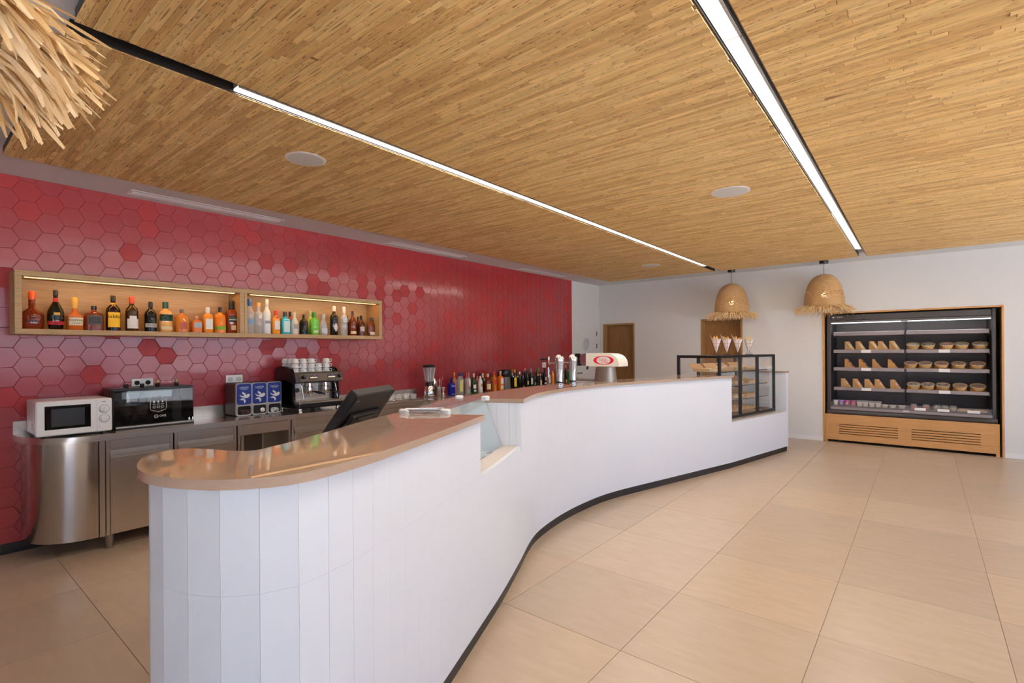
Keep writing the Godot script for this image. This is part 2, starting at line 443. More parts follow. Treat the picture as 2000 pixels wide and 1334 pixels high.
func build_walls() -> void:
	# ---- tiled wall
	var wl := structure("wall_left")
	part(wl, "plaster", bx(Vector3(XL - 0.25, 0, -9.75), Vector3(XL - 0.012, HC, ZF + 0.2)), M.white_wall)
	part(wl, "grout", bx(Vector3(XL - 0.012, 0.075, -8.378), Vector3(XL - 0.003, HC, 2.0)), M.grout)
	var pz := 0.1296; var py := 0.1496
	var a := py / sqrt(3.0)
	# one bevelled hexagon, flat sides up and down, facing +x
	var hexes := []
	var hex_of := func(tint: Color, y0: float, y1: float) -> ArrayMesh:
		var st := S()
		st.set_color(tint)
		var o := PackedVector2Array()
		for k in 6: o.append(Vector2(a * cos(TAU * k / 6), a * sin(TAU * k / 6)))
		if y0 > -1.0 or y1 < 1.0:
			var win := PackedVector2Array([Vector2(-1, maxf(y0, -1)), Vector2(1, maxf(y0, -1)), Vector2(1, minf(y1, 1)), Vector2(-1, minf(y1, 1))])
			var got := Geometry2D.intersect_polygons(o, win)
			if got.is_empty(): return null
			o = got[0]
		var lay := []
		for d in [[0.0009, -0.009], [0.0009, -0.0016], [0.0026, 0.0]]:
			var ring := []
			var cc := Vector2.ZERO
			for v in o: cc += v / o.size()
			for v in o:
				var r: float = (v - cc).length()
				ring.append(Vector3(d[1], 0, 0) + Vector3(0, 1, 0) * (cc + (v - cc) * (1.0 - d[0] * 1.155 / r)).y + Vector3(0, 0, 1) * (cc + (v - cc) * (1.0 - d[0] * 1.155 / r)).x)
			lay.append(ring)
		var n := o.size()
		for l in 2:
			for k in n:
				var j := (k + 1) % n
				quad(st, lay[l][k], lay[l][j], lay[l + 1][j], lay[l + 1][k], lay[l][k] + lay[l][j] + Vector3(0.02, 0, 0))
		for k in range(1, n - 1): tri(st, lay[2][0], lay[2][k], lay[2][k + 1], Vector3.RIGHT)
		st.generate_normals()
		return st.commit()
	var tints := [Color(1, 1, 1), Color(0.93, 0.92, 0.93), Color(1.06, 1.05, 1.04)]
	for t in tints: hexes.append(hex_of.call(t, -1.0, 1.0))
	var spots := []
	var rr := RandomNumberGenerator.new(); rr.seed = 41
	for c in range(-19, 60):
		var z := -0.6515 - c * pz
		if z < -8.40: continue
		for k in range(-12, 10):
			var y := 1.618 - py / 2 + k * py + (py / 2 if posmod(c, 2) == 1 else 0.0)
			if y + py / 2 < 0.08 or y - py / 2 > HC: continue
			var matte := rr.randf() < 0.17
			var ti := rr.randi() % 3
			var tilt := Vector2(rr.randfn(0, 0.0035), rr.randfn(0, 0.0035))
			var behind_shelf := z < -0.66 and z > -3.6 and y > 1.74 and y < 2.0
			var low := y < 0.8 and z < -0.75
			var seen := z < -0.45 and not behind_shelf and not low
			spots.append({"z": z, "y": y, "m": matte, "t": ti, "tilt": tilt, "d": (4.0 + Vector2(z * 1.6, y - 1.5).length()) if seen else 1e6 - z})
	spots.sort_custom(func(p, q): return p.d < q.d)
	var rest := [S(), S()]
	for i in spots.size():
		var s: Dictionary = spots[i]
		var y0: float = 0.076 - s.y; var y1: float = HC - 0.001 - s.y
		var me: Mesh = hexes[s.t]
		if y0 > -py / 2 or y1 < py / 2: me = hex_of.call(tints[s.t], y0, y1)
		if me == null: continue
		if s.z - a < -8.376: continue
		var xf := Transform3D(Basis.from_euler(Vector3(0, s.tilt.x, s.tilt.y)), Vector3(XL, s.y, s.z))
		if i < 300: put(wl, "tile", me, M.red_matte if s.m else M.red_satin, xf)
		else: rest[1 if s.m else 0].append_from(me, 0, xf)
	rest[0].set_material(M.red_satin); rest[1].set_material(M.red_matte)
	var am: ArrayMesh = rest[0].commit()
	rest[1].commit(am)
	put(wl, "tile", am, null).set_meta("kind", "stuff")
	part(wl, "edge_strip", bx(Vector3(XL - 0.012, 0.075, -8.386), Vector3(XL + 0.002, HC, -8.374)), M.white_plastic)
	# cut tiles finish the far end of the field
	part(wl, "cut_tile_strip", bx(Vector3(XL - 0.009, 0.076, -8.374), Vector3(XL - 0.001, HC, -8.245), 0.001), M.red_matte)
	var bl := structure("baseboard_left")
	part(bl, "board", bx(Vector3(XL - 0.012, 0, -9.47), Vector3(XL + 0.008, 0.075, ZF), 0.002), M.skirt)
	# ---- white service door beside the tiles
	var d1 := structure("door_1")
	part(d1, "leaf", door_leaf(), M.white_enamel)
	part(d1, "pane", tube_disc(Vector3(XL + 0.004, 1.60, -8.89), 0.125), M.pane_case)
	part(d1, "porthole_ring", tube(S(), ring_x(Vector3(XL + 0.012, 1.60, -8.89), 0.135), 0.010, 8, true), M.white_enamel)
	part(d1, "recess", bx(Vector3(XL - 0.02, 1.44, -9.05), Vector3(XL - 0.016, 1.76, -8.73)), mat(c8(120, 122, 112), 0.6))
	part(d1, "handle", tube(S(), [Vector3(XL + 0.01, 1.035, -8.55), Vector3(XL + 0.055, 1.035, -8.55), Vector3(XL + 0.055, 1.035, -8.66)], 0.009, 8), M.black_metal)
	part(d1, "lock", lathe_x(Vector3(XL + 0.006, 0.94, -8.545), 0.022, 0.01), M.steel_dull)
	for y in [1.78, 1.52]: part(d1, "hinge", bx(Vector3(XL + 0.004, y, -9.325), Vector3(XL + 0.014, y + 0.1, -9.31)), M.dark_gap)
	# ---- far wall with two recessed doors and the chiller niche
	var wb := structure("wall_back")
	var st := S()
	var cuts := [[-5.242, -4.528, 2.034], [-3.203, -2.474, 2.048], [-1.262, 0.84, 2.064]]
	var x := XL - 0.25
	for c in cuts:
		box(st, Vector3(x, 0, ZB - 0.2), Vector3(c[0], HC, ZB))
		box(st, Vector3(c[0], c[2], ZB - 0.2), Vector3(c[1], HC, ZB))
		x = c[1]
	box(st, Vector3(x, 0, ZB - 0.2), Vector3(XR + 0.2, HC, ZB))
	box(st, Vector3(XL - 0.25, 0, ZB - 1.2), Vector3(XR + 0.2, HC + 0.2, ZB - 1.0))
	for xx in [-1.35, 0.84]: box(st, Vector3(xx, 0, ZB - 1.0), Vector3(xx + 0.09, HC, ZB - 0.2))
	box(st, Vector3(-1.35, 2.07, ZB - 1.0), Vector3(0.93, HC, ZB - 0.2))
	part(wb, "plaster", st, M.white_wall)
	var bb := structure("baseboard_back")
	for s in [[XL, -5.242], [-4.528, -3.203], [-2.474, -1.262], [0.84, XR]]:
		part(bb, "board", bx(Vector3(s[0], 0, ZB), Vector3(s[1], 0.075, ZB + 0.006), 0.002), M.white_enamel)
	var n := 2
	for c in [cuts[0], cuts[1]]:
		var d := structure("door_%d" % n); n += 1
		part(d, "jamb", bx(Vector3(c[0], 0, ZB - 0.14), Vector3(c[0] + 0.035, c[2], ZB + 0.008), 0.002), M.door_frame)
		part(d, "jamb", bx(Vector3(c[1] - 0.035, 0, ZB - 0.14), Vector3(c[1], c[2], ZB + 0.008), 0.002), M.door_frame)
		part(d, "head", bx(Vector3(c[0] + 0.035, c[2] - 0.035, ZB - 0.14), Vector3(c[1] - 0.035, c[2], ZB + 0.008), 0.002), M.door_frame)
		part(d, "leaf", bx(Vector3(c[0] + 0.036, 0.006, ZB - 0.155), Vector3(c[1] - 0.036, c[2] - 0.036, ZB - 0.115), 0.002), M.door_wood)
	# ---- ceiling
	var ce := structure("ceiling")
	st = bx(Vector3(XL - 0.25, HC, ZB - 0.2), Vector3(XR + 0.2, HC + 0.2, ZF + 0.2))
	part(ce, "plaster", st, M.ceiling)
	# ---- glazed walls behind and beside the photographer
	var wr := structure("wall_right")
	st = S()
	box(st, Vector3(XR, 0, ZB - 1.2), Vector3(XR + 0.2, HC, -8.6))
	box(st, Vector3(XR, 2.80, -8.6), Vector3(XR + 0.2, HC, 0.4))
	box(st, Vector3(XR, 0, 0.4), Vector3(XR + 0.2, HC, ZF + 0.2))
	part(wr, "plaster", st, M.white_wall)
	var wf := structure("wall_front")
	st = S()
	box(st, Vector3(XL - 0.25, 0, ZF), Vector3(-0.6, HC, ZF + 0.2))
	box(st, Vector3(-0.6, 2.80, ZF), Vector3(3.9, HC, ZF + 0.2))
	box(st, Vector3(3.9, 0, ZF), Vector3(XR + 0.2, HC, ZF + 0.2))
	part(wf, "plaster", st, M.white_wall)
	var w1 := structure("window_1")
	for k in 6:
		var z := -8.6 + k * 1.8
		part(w1, "mullion", bx(Vector3(XR + 0.06, 0, z - 0.03), Vector3(XR + 0.14, 2.80, z + 0.03), 0.003), M.black_metal)
		if k < 5: part(w1, "pane", bx(Vector3(XR + 0.095, 0.06, z + 0.03), Vector3(XR + 0.105, 2.75, z + 1.77)), M.pane)
	for y in [0.0, 2.74]: part(w1, "rail", bx(Vector3(XR + 0.06, y, -8.6), Vector3(XR + 0.14, y + 0.06, 0.4), 0.003), M.black_metal)
	var w2 := structure("window_2")
	for k in 4:
		var xx := -0.6 + k * 1.5
		part(w2, "mullion", bx(Vector3(xx - 0.03, 0, ZF + 0.06), Vector3(xx + 0.03, 2.80, ZF + 0.14), 0.003), M.black_metal)
		if k < 3: part(w2, "pane", bx(Vector3(xx + 0.03, 0.06, ZF + 0.095), Vector3(xx + 1.47, 2.75, ZF + 0.105)), M.pane)
	for y in [0.0, 2.74]: part(w2, "rail", bx(Vector3(-0.6, y, ZF + 0.06), Vector3(3.9, y + 0.06, ZF + 0.14), 0.003), M.black_metal)
	# unseen eaves added to block direct sun at the glass, paving outside it
	var ev := structure("trim_2")
	part(ev, "soffit", bx(Vector3(XR + 0.2, 2.86, -12), Vector3(XR + 1.7, 3.05, ZF + 1.7)), M.ceiling)
	part(ev, "soffit", bx(Vector3(XL - 1, 2.86, ZF + 0.2), Vector3(XR + 0.2, 3.05, ZF + 1.7)), M.ceiling)
	var pv := structure("floor_outside")
	part(pv, "paving", bx(Vector3(-12, -0.22, ZF + 0.2), Vector3(30, -0.16, 30)), mat(c8(200, 200, 202), 0.9))
	part(pv, "paving", bx(Vector3(XR + 0.2, -0.22, -30), Vector3(30, -0.16, ZF + 0.2)), mat(c8(200, 200, 202), 0.9))

func ring_x(c: Vector3, r: float, n := 28) -> Array:
	var o := []
	for k in n: o.append(c + Vector3(0, r * sin(TAU * k / n), r * cos(TAU * k / n)))
	return o
func tube_disc(c: Vector3, r: float) -> SurfaceTool:
	var st := S(); var p := ring_x(c, r)
	for k in p.size(): tri(st, c, p[k], p[(k + 1) % p.size()], Vector3.RIGHT)
	return st
func lathe_x(c: Vector3, r: float, l: float) -> SurfaceTool:
	return lathe([[r, 0], [r, l * 0.8], [r * 0.8, l]], 16, Transform3D(Basis(Vector3(0, 0, 1), -PI / 2), c))
func door_leaf() -> SurfaceTool:
	# a flat leaf with a round hole for the porthole
	var st := S()
	var zc := -8.89; var yc := 1.60; var r := 0.13
	var n := 32
	var lo := Vector2(-9.345, 0.01); var hi := Vector2(-8.467, 2.035)
	for k in n:
		var a0 := TAU * k / n; var a1 := TAU * (k + 1) / n
		var e := []
		for aa in [a0, a1]:
			var d := Vector2(cos(aa), sin(aa))
			var t := 1e9
			if d.x > 1e-6: t = minf(t, (hi.x - zc) / d.x)
			if d.x < -1e-6: t = minf(t, (lo.x - zc) / d.x)
			if d.y > 1e-6: t = minf(t, (hi.y - yc) / d.y)
			if d.y < -1e-6: t = minf(t, (lo.y - yc) / d.y)
			e.append([Vector3(XL + 0.006, yc + r * d.y, zc + r * d.x), Vector3(XL + 0.006, yc + t * d.y, zc + t * d.x), Vector3(XL - 0.018, yc + r * d.y, zc + r * d.x)])
		quad(st, e[0][0], e[0][1], e[1][1], e[1][0], Vector3.RIGHT)
		quad(st, e[0][0], e[0][2], e[1][2], e[1][0], Vector3(0, yc, zc) - Vector3(0, e[0][0].y, e[0][0].z))
	# the corners the fan leaves open
	for c in [Vector2(lo.x, lo.y), Vector2(lo.x, hi.y), Vector2(hi.x, lo.y), Vector2(hi.x, hi.y)]:
		var aa := atan2(c.y - yc, c.x - zc)
		var k0: int = int(floor(fposmod(aa, TAU) / TAU * n))
		var q := []
		for kk in [k0, k0 + 1]:
			var d := Vector2(cos(TAU * kk / n), sin(TAU * kk / n)); var t := 1e9
			if d.x > 1e-6: t = minf(t, (hi.x - zc) / d.x)
			if d.x < -1e-6: t = minf(t, (lo.x - zc) / d.x)
			if d.y > 1e-6: t = minf(t, (hi.y - yc) / d.y)
			if d.y < -1e-6: t = minf(t, (lo.y - yc) / d.y)
			q.append(Vector3(XL + 0.006, yc + t * d.y, zc + t * d.x))
		tri(st, q[0], Vector3(XL + 0.006, c.y, c.x), q[1], Vector3.RIGHT)
	for s in [[lo.x, lo.x], [hi.x, hi.x]]:
		quad(st, Vector3(XL - 0.012, lo.y, s[0]), Vector3(XL + 0.006, lo.y, s[0]), Vector3(XL + 0.006, hi.y, s[0]), Vector3(XL - 0.012, hi.y, s[0]), Vector3(0, 0, s[0] + 8.9))
	quad(st, Vector3(XL - 0.012, hi.y, lo.x), Vector3(XL + 0.006, hi.y, lo.x), Vector3(XL + 0.006, hi.y, hi.x), Vector3(XL - 0.012, hi.y, hi.x), Vector3.UP)
	return st

# ================================================================ ceiling: bamboo panels, lights, speakers, vents
func build_ceiling() -> void:
	var G1 := [-2.665, -2.600]   # the slot between the first and second panel
	var polys := [
		[Vector2(-4.634, -0.452), Vector2(-2.652, -0.452), Vector2(-2.690, -8.66), Vector2(-4.634, -8.66)],
		[Vector2(-2.560, -0.452), Vector2(-0.642, -0.452), Vector2(-0.700, -8.60), Vector2(-2.607, -8.66)],
		[Vector2(-0.548, -0.452), Vector2(1.7, -0.452), Vector2(1.7, -8.66), Vector2(-0.618, -8.60)]]
	var labels := ["bamboo cane ceiling panel along the red tiled wall", "bamboo cane ceiling panel between the two lines of light", "bamboo cane ceiling panel over the open floor beside the chiller"]
	# cane pieces: a few lengths and tones, each with its own stretch of the grain
	var lens := [0.18, 0.26, 0.36, 0.48, 0.62]
	var tones := [c8(236, 201, 138), c8(231, 195, 132), c8(241, 207, 146), c8(228, 190, 128), c8(234, 198, 137), c8(214, 174, 114), c8(238, 204, 144), c8(224, 184, 124)]
	var bits := []
	var rr := RandomNumberGenerator.new(); rr.seed = 8
	for l in lens:
		var row := []
		for t in tones:
			var st := S()
			var cl: Color = t.srgb_to_linear()
			st.set_color(cl)
			var u0 := rr.randf(); var v0 := rr.randf()
			var w := 0.0285
			var uv := func(x: float, z: float) -> Vector2: return Vector2(u0 + x / 1.1, v0 + z / 0.5)
			var P := [Vector3(-l / 2, 0, -w / 2), Vector3(l / 2, 0, -w / 2), Vector3(l / 2, 0, w / 2), Vector3(-l / 2, 0, w / 2)]
			var b := 0.0014
			var Q := [Vector3(-l / 2 + b, -0.0022, -w / 2 + b), Vector3(l / 2 - b, -0.0022, -w / 2 + b), Vector3(l / 2 - b, -0.0022, w / 2 - b), Vector3(-l / 2 + b, -0.0022, w / 2 - b)]
			var faces := [[Q[0], Q[1], Q[2], Q[3], Vector3.DOWN]]
			for k in 4: faces.append([P[k], P[(k + 1) % 4], Q[(k + 1) % 4], Q[k], P[k] + P[(k + 1) % 4] + Vector3(0, -0.02, 0)])
			for f in faces:
				var o := [f[0], f[1], f[2], f[3]]
				if (o[2] - o[0]).cross(o[1] - o[0]).dot(f[4]) < 0: o = [f[0], f[3], f[2], f[1]]
				for k in [0, 1, 2, 0, 2, 3]:
					st.set_uv(uv.call(o[k].x, o[k].z)); st.add_vertex(o[k])
			st.generate_normals()
			row.append(st.commit())
		bits.append(row)
	for pi in 3:
		var poly: Array = polys[pi]
		var t := thing("bamboo_ceiling_panel", labels[pi], "ceiling panel")
		var inner := Geometry2D.offset_polygon(PackedVector2Array(poly), -0.006, Geometry2D.JOIN_MITER)[0]
		part(t, "frame", prism(S(), poly, HP + 0.001, HC, 0.0), M.black_metal)
		part(t, "backing", prism(S(), Array(inner), HP + 0.0004, HP + 0.0009), mat(c8(150, 112, 68), 0.8))
		var all := []
		var z := -0.462
		while z > -8.645:
			var f := (z + 0.452) / (-8.2)
			var xa: float = lerpf(poly[0].x, poly[3].x, f) + 0.008
			var xb: float = lerpf(poly[1].x, poly[2].x, f) - 0.008
			if pi == 2: xb = minf(xb, 1.69)
			var x := xa - rr.randf() * 0.15
			while x < xb - 0.03:
				var li := rr.randi() % 5
				var l: float = lens[li]
				var a := maxf(x, xa); var b := minf(x + l, xb)
				if b - a > 0.03:
					var c := Vector3((a + b) / 2, HP - rr.randf() * 0.0022 + 0.001, z)
					var bs := Basis.from_euler(Vector3(rr.randfn(0, 0.03), rr.randfn(0, 0.002), rr.randfn(0, 0.003))).scaled_local(Vector3((b - a - 0.0012) / l, 1, rr.randf_range(0.97, 1.05)))
					var v := c - EYE
					var dep := v.dot(FW)
					var sx := v.dot(RT) / dep; var sy := v.dot(UPV) / dep
					var seen := dep > 0.1 and absf(sx) < 1.02 and absf(sy) < 0.70
					all.append([v.length() if seen else 1e5 + v.length(), li, rr.randi() % tones.size() if rr.randf() < 0.8 else 5, Transform3D(bs, c)])
				x += l
			z -= 0.0285
		all.sort_custom(func(p, q): return p[0] < q[0])
		var rest := S()
		for i in all.size():
			var e: Array = all[i]
			if i < 300: put(t, "cane", bits[e[1]][e[2]], M.bamboo, e[3])
			else: rest.append_from(bits[e[1]][e[2]], 0, e[3])
		put(t, "cane", rest.commit(), M.bamboo).set_meta("kind", "stuff")
	# ---- the lines of light in the slots
	light_line("linear_light", "long white linear light in the ceiling slot above the bar", [[-1.07, -8.06]], func(z): return lerpf(-2.652, -2.690, (z + 0.452) / -8.2), 0.056)
	var segs := [[-0.46, -2.222], [-2.226, -3.370], [-3.374, -5.70], [-5.704, -8.02]]
	var names := ["bright linear light in the ceiling slot over the open floor, window end", "short bright linear light with a seam at both ends, over the open floor", "bright linear light halfway along the slot over the open floor", "bright linear light in the slot, end beside the chiller wall"]
	for k in 4: light_line("linear_light", names[k], [segs[k]], func(z): return lerpf(-0.642, -0.700, (z + 0.452) / -8.2), 0.062)
	# ---- ceiling loudspeakers
	var sp_lab := ["round white ceiling loudspeaker over the liquor shelf", "round white ceiling loudspeaker over the middle of the counter", "small round white ceiling loudspeaker near the service door"]
	var k := 0
	for s in [[Vector3(-3.199, HP, -1.748), 0.128], [Vector3(-1.223, HP, -4.348), 0.148], [Vector3(-3.245, HP, -7.364), 0.135]]:
		var t := thing("ceiling_speaker", sp_lab[k], "loudspeaker", s[0], 0.4, "ceiling loudspeakers"); k += 1
		var r: float = s[1]
		part(t, "rim", lathe([[r - 0.014, -0.007], [r, -0.005], [r + 0.001, 0.0]], 40), M.white_plastic)
		part(t, "grille", lathe([[0.0005, -0.0095], [r * 0.7, -0.009], [r - 0.014, -0.0075], [r - 0.014, -0.004]], 40), mat(c8(216, 214, 210), 0.6))
		part(t, "badge", bx(Vector3(-0.018, -0.0112, -0.003), Vector3(0.018, -0.0092, 0.003)), M.alu)
	# ---- air slots along the tiled wall
	var v_lab := ["long white slot air diffuser over the liquor shelf", "long white slot air diffuser over the blender", "long white slot air diffuser beside the service door"]
	k = 0
	for s in [[-1.25, -2.525], [-3.87, -5.17], [-6.50, -7.82]]:
		var t := thing("air_diffuser", v_lab[k], "air vent", Vector3(-5.125, HC, (s[0] + s[1]) / 2), 0, "slot air diffusers in the white ceiling strip"); k += 1
		var h: float = (s[0] - s[1]) / 2
		part(t, "flange", bx(Vector3(0.052, -0.006, -h), Vector3(0.076, 0, h), 0.002), M.white_plastic)
		part(t, "flange", bx(Vector3(-0.085, -0.006, -h), Vector3(-0.062, 0, h), 0.002), M.white_plastic)
		part(t, "throat", bx(Vector3(-0.062, -0.002, -h), Vector3(0.052, 0, h)), mat(c8(150, 147, 143), 0.7))
		for x in [-0.03, -0.005, 0.022]: part(t, "blade", bx(Vector3(x, -0.009, -h + 0.01), Vector3(x + 0.013, -0.003, h - 0.01), 0.001, Transform3D(Basis(), Vector3.ZERO)), M.white_plastic)
		for e in [-1, 1]: part(t, "end_cap", bx(Vector3(-0.085, -0.006, e * h - 0.008), Vector3(0.076, 0, e * h + 0.008), 0.002), M.white_plastic)

func light_line(called: String, label: String, segs: Array, xof: Callable, w: float) -> void:
	var s: Array = segs[0]
	var zc: float = (s[0] + s[1]) / 2
	var x0: float = xof.call(zc) + 0.004
	var ang := atan((xof.call(s[1]) - xof.call(s[0])) / (s[1] - s[0]))
	var t := thing(called, label, "linear light", Vector3(x0, HP, zc), ang, "linear lights in the ceiling slots")
	var h: float = (s[0] - s[1]) / 2 - 0.001
	part(t, "housing", bx(Vector3(0.0, 0.016, -h), Vector3(w + 0.016, 0.054, h), 0.001), M.alu)
	part(t, "diffuser", bx(Vector3(0.002, 0.006, -h), Vector3(w, 0.0155, h), 0.002), M.led)
	part(t, "lip", bx(Vector3(w + 0.001, 0.004, -h), Vector3(w + 0.014, 0.0155, h), 0.001), M.alu)
	part(t, "end_cap", bx(Vector3(0.0, 0.005, -h - 0.0008), Vector3(w + 0.014, 0.054, -h - 0.0001)), M.black_metal)
	area(t, "glow", Vector3(x0 + w / 2, HP + 0.003, zc), Vector2(w * 0.9, h * 2 - 0.02), Vector3.DOWN, Color(1.0, 0.98, 0.95), ENERGY_LED * h)

# ================================================================ the long white bar
const HT := 1.165
var edge_all := []      # worktop's outer edge in plan, from the round near end to the far end
func build_bar() -> void:
	var s1 := [Vector2(-2.005, -0.60), Vector2(-1.985, -0.545), Vector2(-1.945, -0.51), Vector2(-1.881, -0.478), Vector2(-1.785, -0.448), Vector2(-1.715, -0.439), Vector2(-1.655, -0.441), Vector2(-1.563, -0.463), Vector2(-1.462, -0.514), Vector2(-1.418, -0.548), Vector2(-1.371, -0.604), Vector2(-1.340, -0.665), Vector2(-1.330, -0.730), Vector2(-1.344, -0.825), Vector2(-1.377, -0.958), Vector2(-1.439, -1.129), Vector2(-1.557, -1.434), Vector2(-1.766, -1.938)]
	var s2 := [Vector2(-1.766, -1.938), Vector2(-1.915, -2.29), Vector2(-2.112, -2.711)]
	var s3 := [Vector2(-2.112, -2.711), Vector2(-2.251, -2.994), Vector2(-2.340, -3.24), Vector2(-2.412, -3.65), Vector2(-2.430, -4.1), Vector2(-2.385, -4.57), Vector2(-2.178, -5.365), Vector2(-1.925, -6.32), Vector2(-1.842, -6.63)]
	var s4 := [Vector2(-1.842, -6.63), Vector2(-1.518, -8.235)]
	var f1 := spline(s1, 4); var f3 := spline(s3, 5)
	var t := thing("bar_counter", "long curving white bar counter with a beige stone worktop", "bar counter")
	# ---- worktop, one slab with a bay for the cold glass case
	var slab := []
	slab.append_array(f1)
	slab.append_array([Vector2(-2.150, -1.705), Vector2(-2.500, -2.505)])
	slab.append_array(f3)
	slab.append_array([Vector2(-2.44, -6.42), Vector2(-2.438, -6.10), Vector2(-2.52, -5.536), Vector2(-2.627, -4.99), Vector2(-2.717, -4.222), Vector2(-2.768, -4.011), Vector2(-2.80, -3.74), Vector2(-2.751, -3.367), Vector2(-2.701, -3.045), Vector2(-2.62, -2.71), Vector2(-2.60, -2.50), Vector2(-2.537, -2.344), Vector2(-2.262, -1.916), Vector2(-2.205, -1.70)])
	slab.append_array(spline([Vector2(-2.205, -1.70), Vector2(-2.057, -1.376), Vector2(-1.926, -1.141), Vector2(-1.81, -0.909), Vector2(-1.786, -0.841), Vector2(-1.762, -0.790), Vector2(-1.780, -0.748), Vector2(-1.839, -0.712), Vector2(-1.925, -0.678), Vector2(-1.985, -0.648), Vector2(-2.005, -0.60)], 3).slice(1, -1))
	flat_top(part(t, "worktop", prism(S(), slab, HT - 0.028, HT, 0.0025), M.stone), HT)
	# end panel behind the display case, with its own cap of stone
	var n4 := Vector2(0.98, 0.198)
	var e0 := Vector2(-1.545, -8.23); var e1 := e0 - n4 * 0.62
	var al := Vector2(0.198, -0.98) * 0.03
	part(t, "end_panel", prism(S(), [e0 - al, e0 + al, e1 + al, e1 - al], 0.07, HT - 0.022, 0.002), M.plank)
	part(t, "end_cap", prism(S(), [e0 - al * 1.3 + n4 * 0.012, e0 + al * 1.3 + n4 * 0.012, e1 + al * 1.3, e1 - al * 1.3], HT - 0.022, HT, 0.002), M.stone)
	# ---- carcass behind the boards
	var core := Geometry2D.offset_polygon(PackedVector2Array(slab), -0.053, Geometry2D.JOIN_MITER)
	var biggest: PackedVector2Array = core[0]
	for c in core: if c.size() > biggest.size(): biggest = c
	part(t, "carcass", prism(S(), Array(biggest), 0.05, HT - 0.029), M.plank)
	# ---- vertical boards: face 2.5 cm inside the worktop's edge
	var line := []
	for seg in [[f1, 0], [spline(s2, 6), 1], [f3, 0], [spline(s4, 8), 2]]:
		var q: Array = shift_line(seg[0], -0.026)
		# pick which side lies inside
		var probe: Vector2 = q[q.size() / 2]
		if seg[1] == 0 and not Geometry2D.is_point_in_polygon(probe, PackedVector2Array(slab)): q = shift_line(seg[0], 0.026)
		elif seg[1] != 0 and probe.x > (seg[0][seg[0].size() / 2] as Vector2).x: q = shift_line(seg[0], 0.026)
		line.append([q, seg[1]])
	# make the pieces meet
	for i in 3:
		var a: Array = line[i][0]; var b: Array = line[i + 1][0]
		var mid: Vector2 = (a[a.size() - 1] + b[0]) / 2
		a[a.size() - 1] = mid; b[0] = mid
	var skirt := []
	for L in line:
		var pts := resample(L[0], 0.100)
		var bands := [[0.072, 0.8445], [0.845, HT - 0.0285]] if L[0][0].y > -1.0 else [[0.072, 0.8449], [0.845, HT - 0.0285]]
		if L[1] == 1: bands = [[0.072, 0.8435]]
		if L[1] == 2: bands = [[0.072, 0.5755]]
		for i in range(pts.size() - 1):
			var a: Vector2 = pts[i]; var b: Vector2 = pts[i + 1]
			var d := (b - a).normalized()
			var nn := Vector2(d.y, -d.x)
			if nn.dot(Vector2(1.0, 0.35)) < 0 and a.y < -0.75: nn = -nn
			if a.y >= -0.75:
				nn = nn if nn.dot((a + b) / 2 - Vector2(-1.68, -0.78)) > 0 else -nn
			var gap := 0.0005 if a.y > -0.95 else (0.00015 if a.y > -1.6 else 0.00004)
			for bd in bands:
				var A := a + d * gap; var B := b - d * gap
				part(t, "board", prism(S(), [A, B, B - nn * 0.024, A - nn * 0.024], bd[0], bd[1], 0.0), M.plank)
		skirt.append_array(L[0] if skirt.is_empty() else (L[0] as Array).slice(1))
	# ---- dark recessed skirting
	var sk := S()
	for i in range(skirt.size() - 1):
		var a: Vector2 = skirt[i]; var b: Vector2 = skirt[i + 1]
		var d := (b - a).normalized(); var nn := Vector2(d.y, -d.x)
		if a.y < -0.75:
			if nn.dot(Vector2(1.0, 0.35)) < 0: nn = -nn
		elif nn.dot((a + b) / 2 - Vector2(-1.68, -0.78)) < 0: nn = -nn
		var ia := a - nn * 0.012; var ib := b - nn * 0.012
		prism(sk, [ia, ib, ib - nn * 0.02, ia - nn * 0.02], 0.0, 0.0715)
	part(t, "skirting", sk, M.skirt)
	# ---- bay for the cold case: side cheeks, ledge
	part(t, "bay_ledge", prism(S(), [Vector2(-1.818, -1.945), Vector2(-2.160, -2.712), Vector2(-2.262, -2.66), Vector2(-1.918, -1.895)], 0.80, 0.843, 0.002), M.ledge)
	for s in [[Vector2(-1.79, -1.925), Vector2(-2.16, -1.69)], [Vector2(-2.135, -2.715), Vector2(-2.51, -2.50)]]:
		var d: Vector2 = (s[1] - s[0]).normalized()
		var nn := Vector2(-d.y, d.x) * 0.008
		var L: float = s[0].distance_to(s[1])
		var k := int(L / 0.1) + 1
		for i in k:
			var a: Vector2 = s[0] + d * (L * i / k + 0.0006); var b: Vector2 = s[0] + d * (L * (i + 1) / k - 0.0006)
			part(t, "bay_board", prism(S(), [a - nn, b - nn, b + nn, a + nn], 0.80, HT - 0.0285), M.plank)
	# ---- ledge under the display case
	part(t, "case_ledge", prism(S(), [Vector2(-1.897, -6.625), Vector2(-1.578, -8.20), Vector2(-2.20, -8.20), Vector2(-2.48, -6.46)], 0.555, 0.575, 0.002), M.ledge)
	build_cold_case()

func resample(p: Array, step: float) -> Array:
	var L := 0.0
	for i in range(p.size() - 1): L += (p[i + 1] as Vector2).distance_to(p[i])
	var n := maxi(1, roundi(L / step))
	var o := [p[0]]
	var want := L / n; var acc := 0.0
	for i in range(p.size() - 1):
		var a: Vector2 = p[i]; var b: Vector2 = p[i + 1]
		var l := a.distance_to(b)
		while acc + l >= want * o.size() - 1e-6 and o.size() < n:
			o.append(a.lerp(b, (want * o.size() - acc) / l))
		acc += l
	o.append(p[p.size() - 1])
	return o

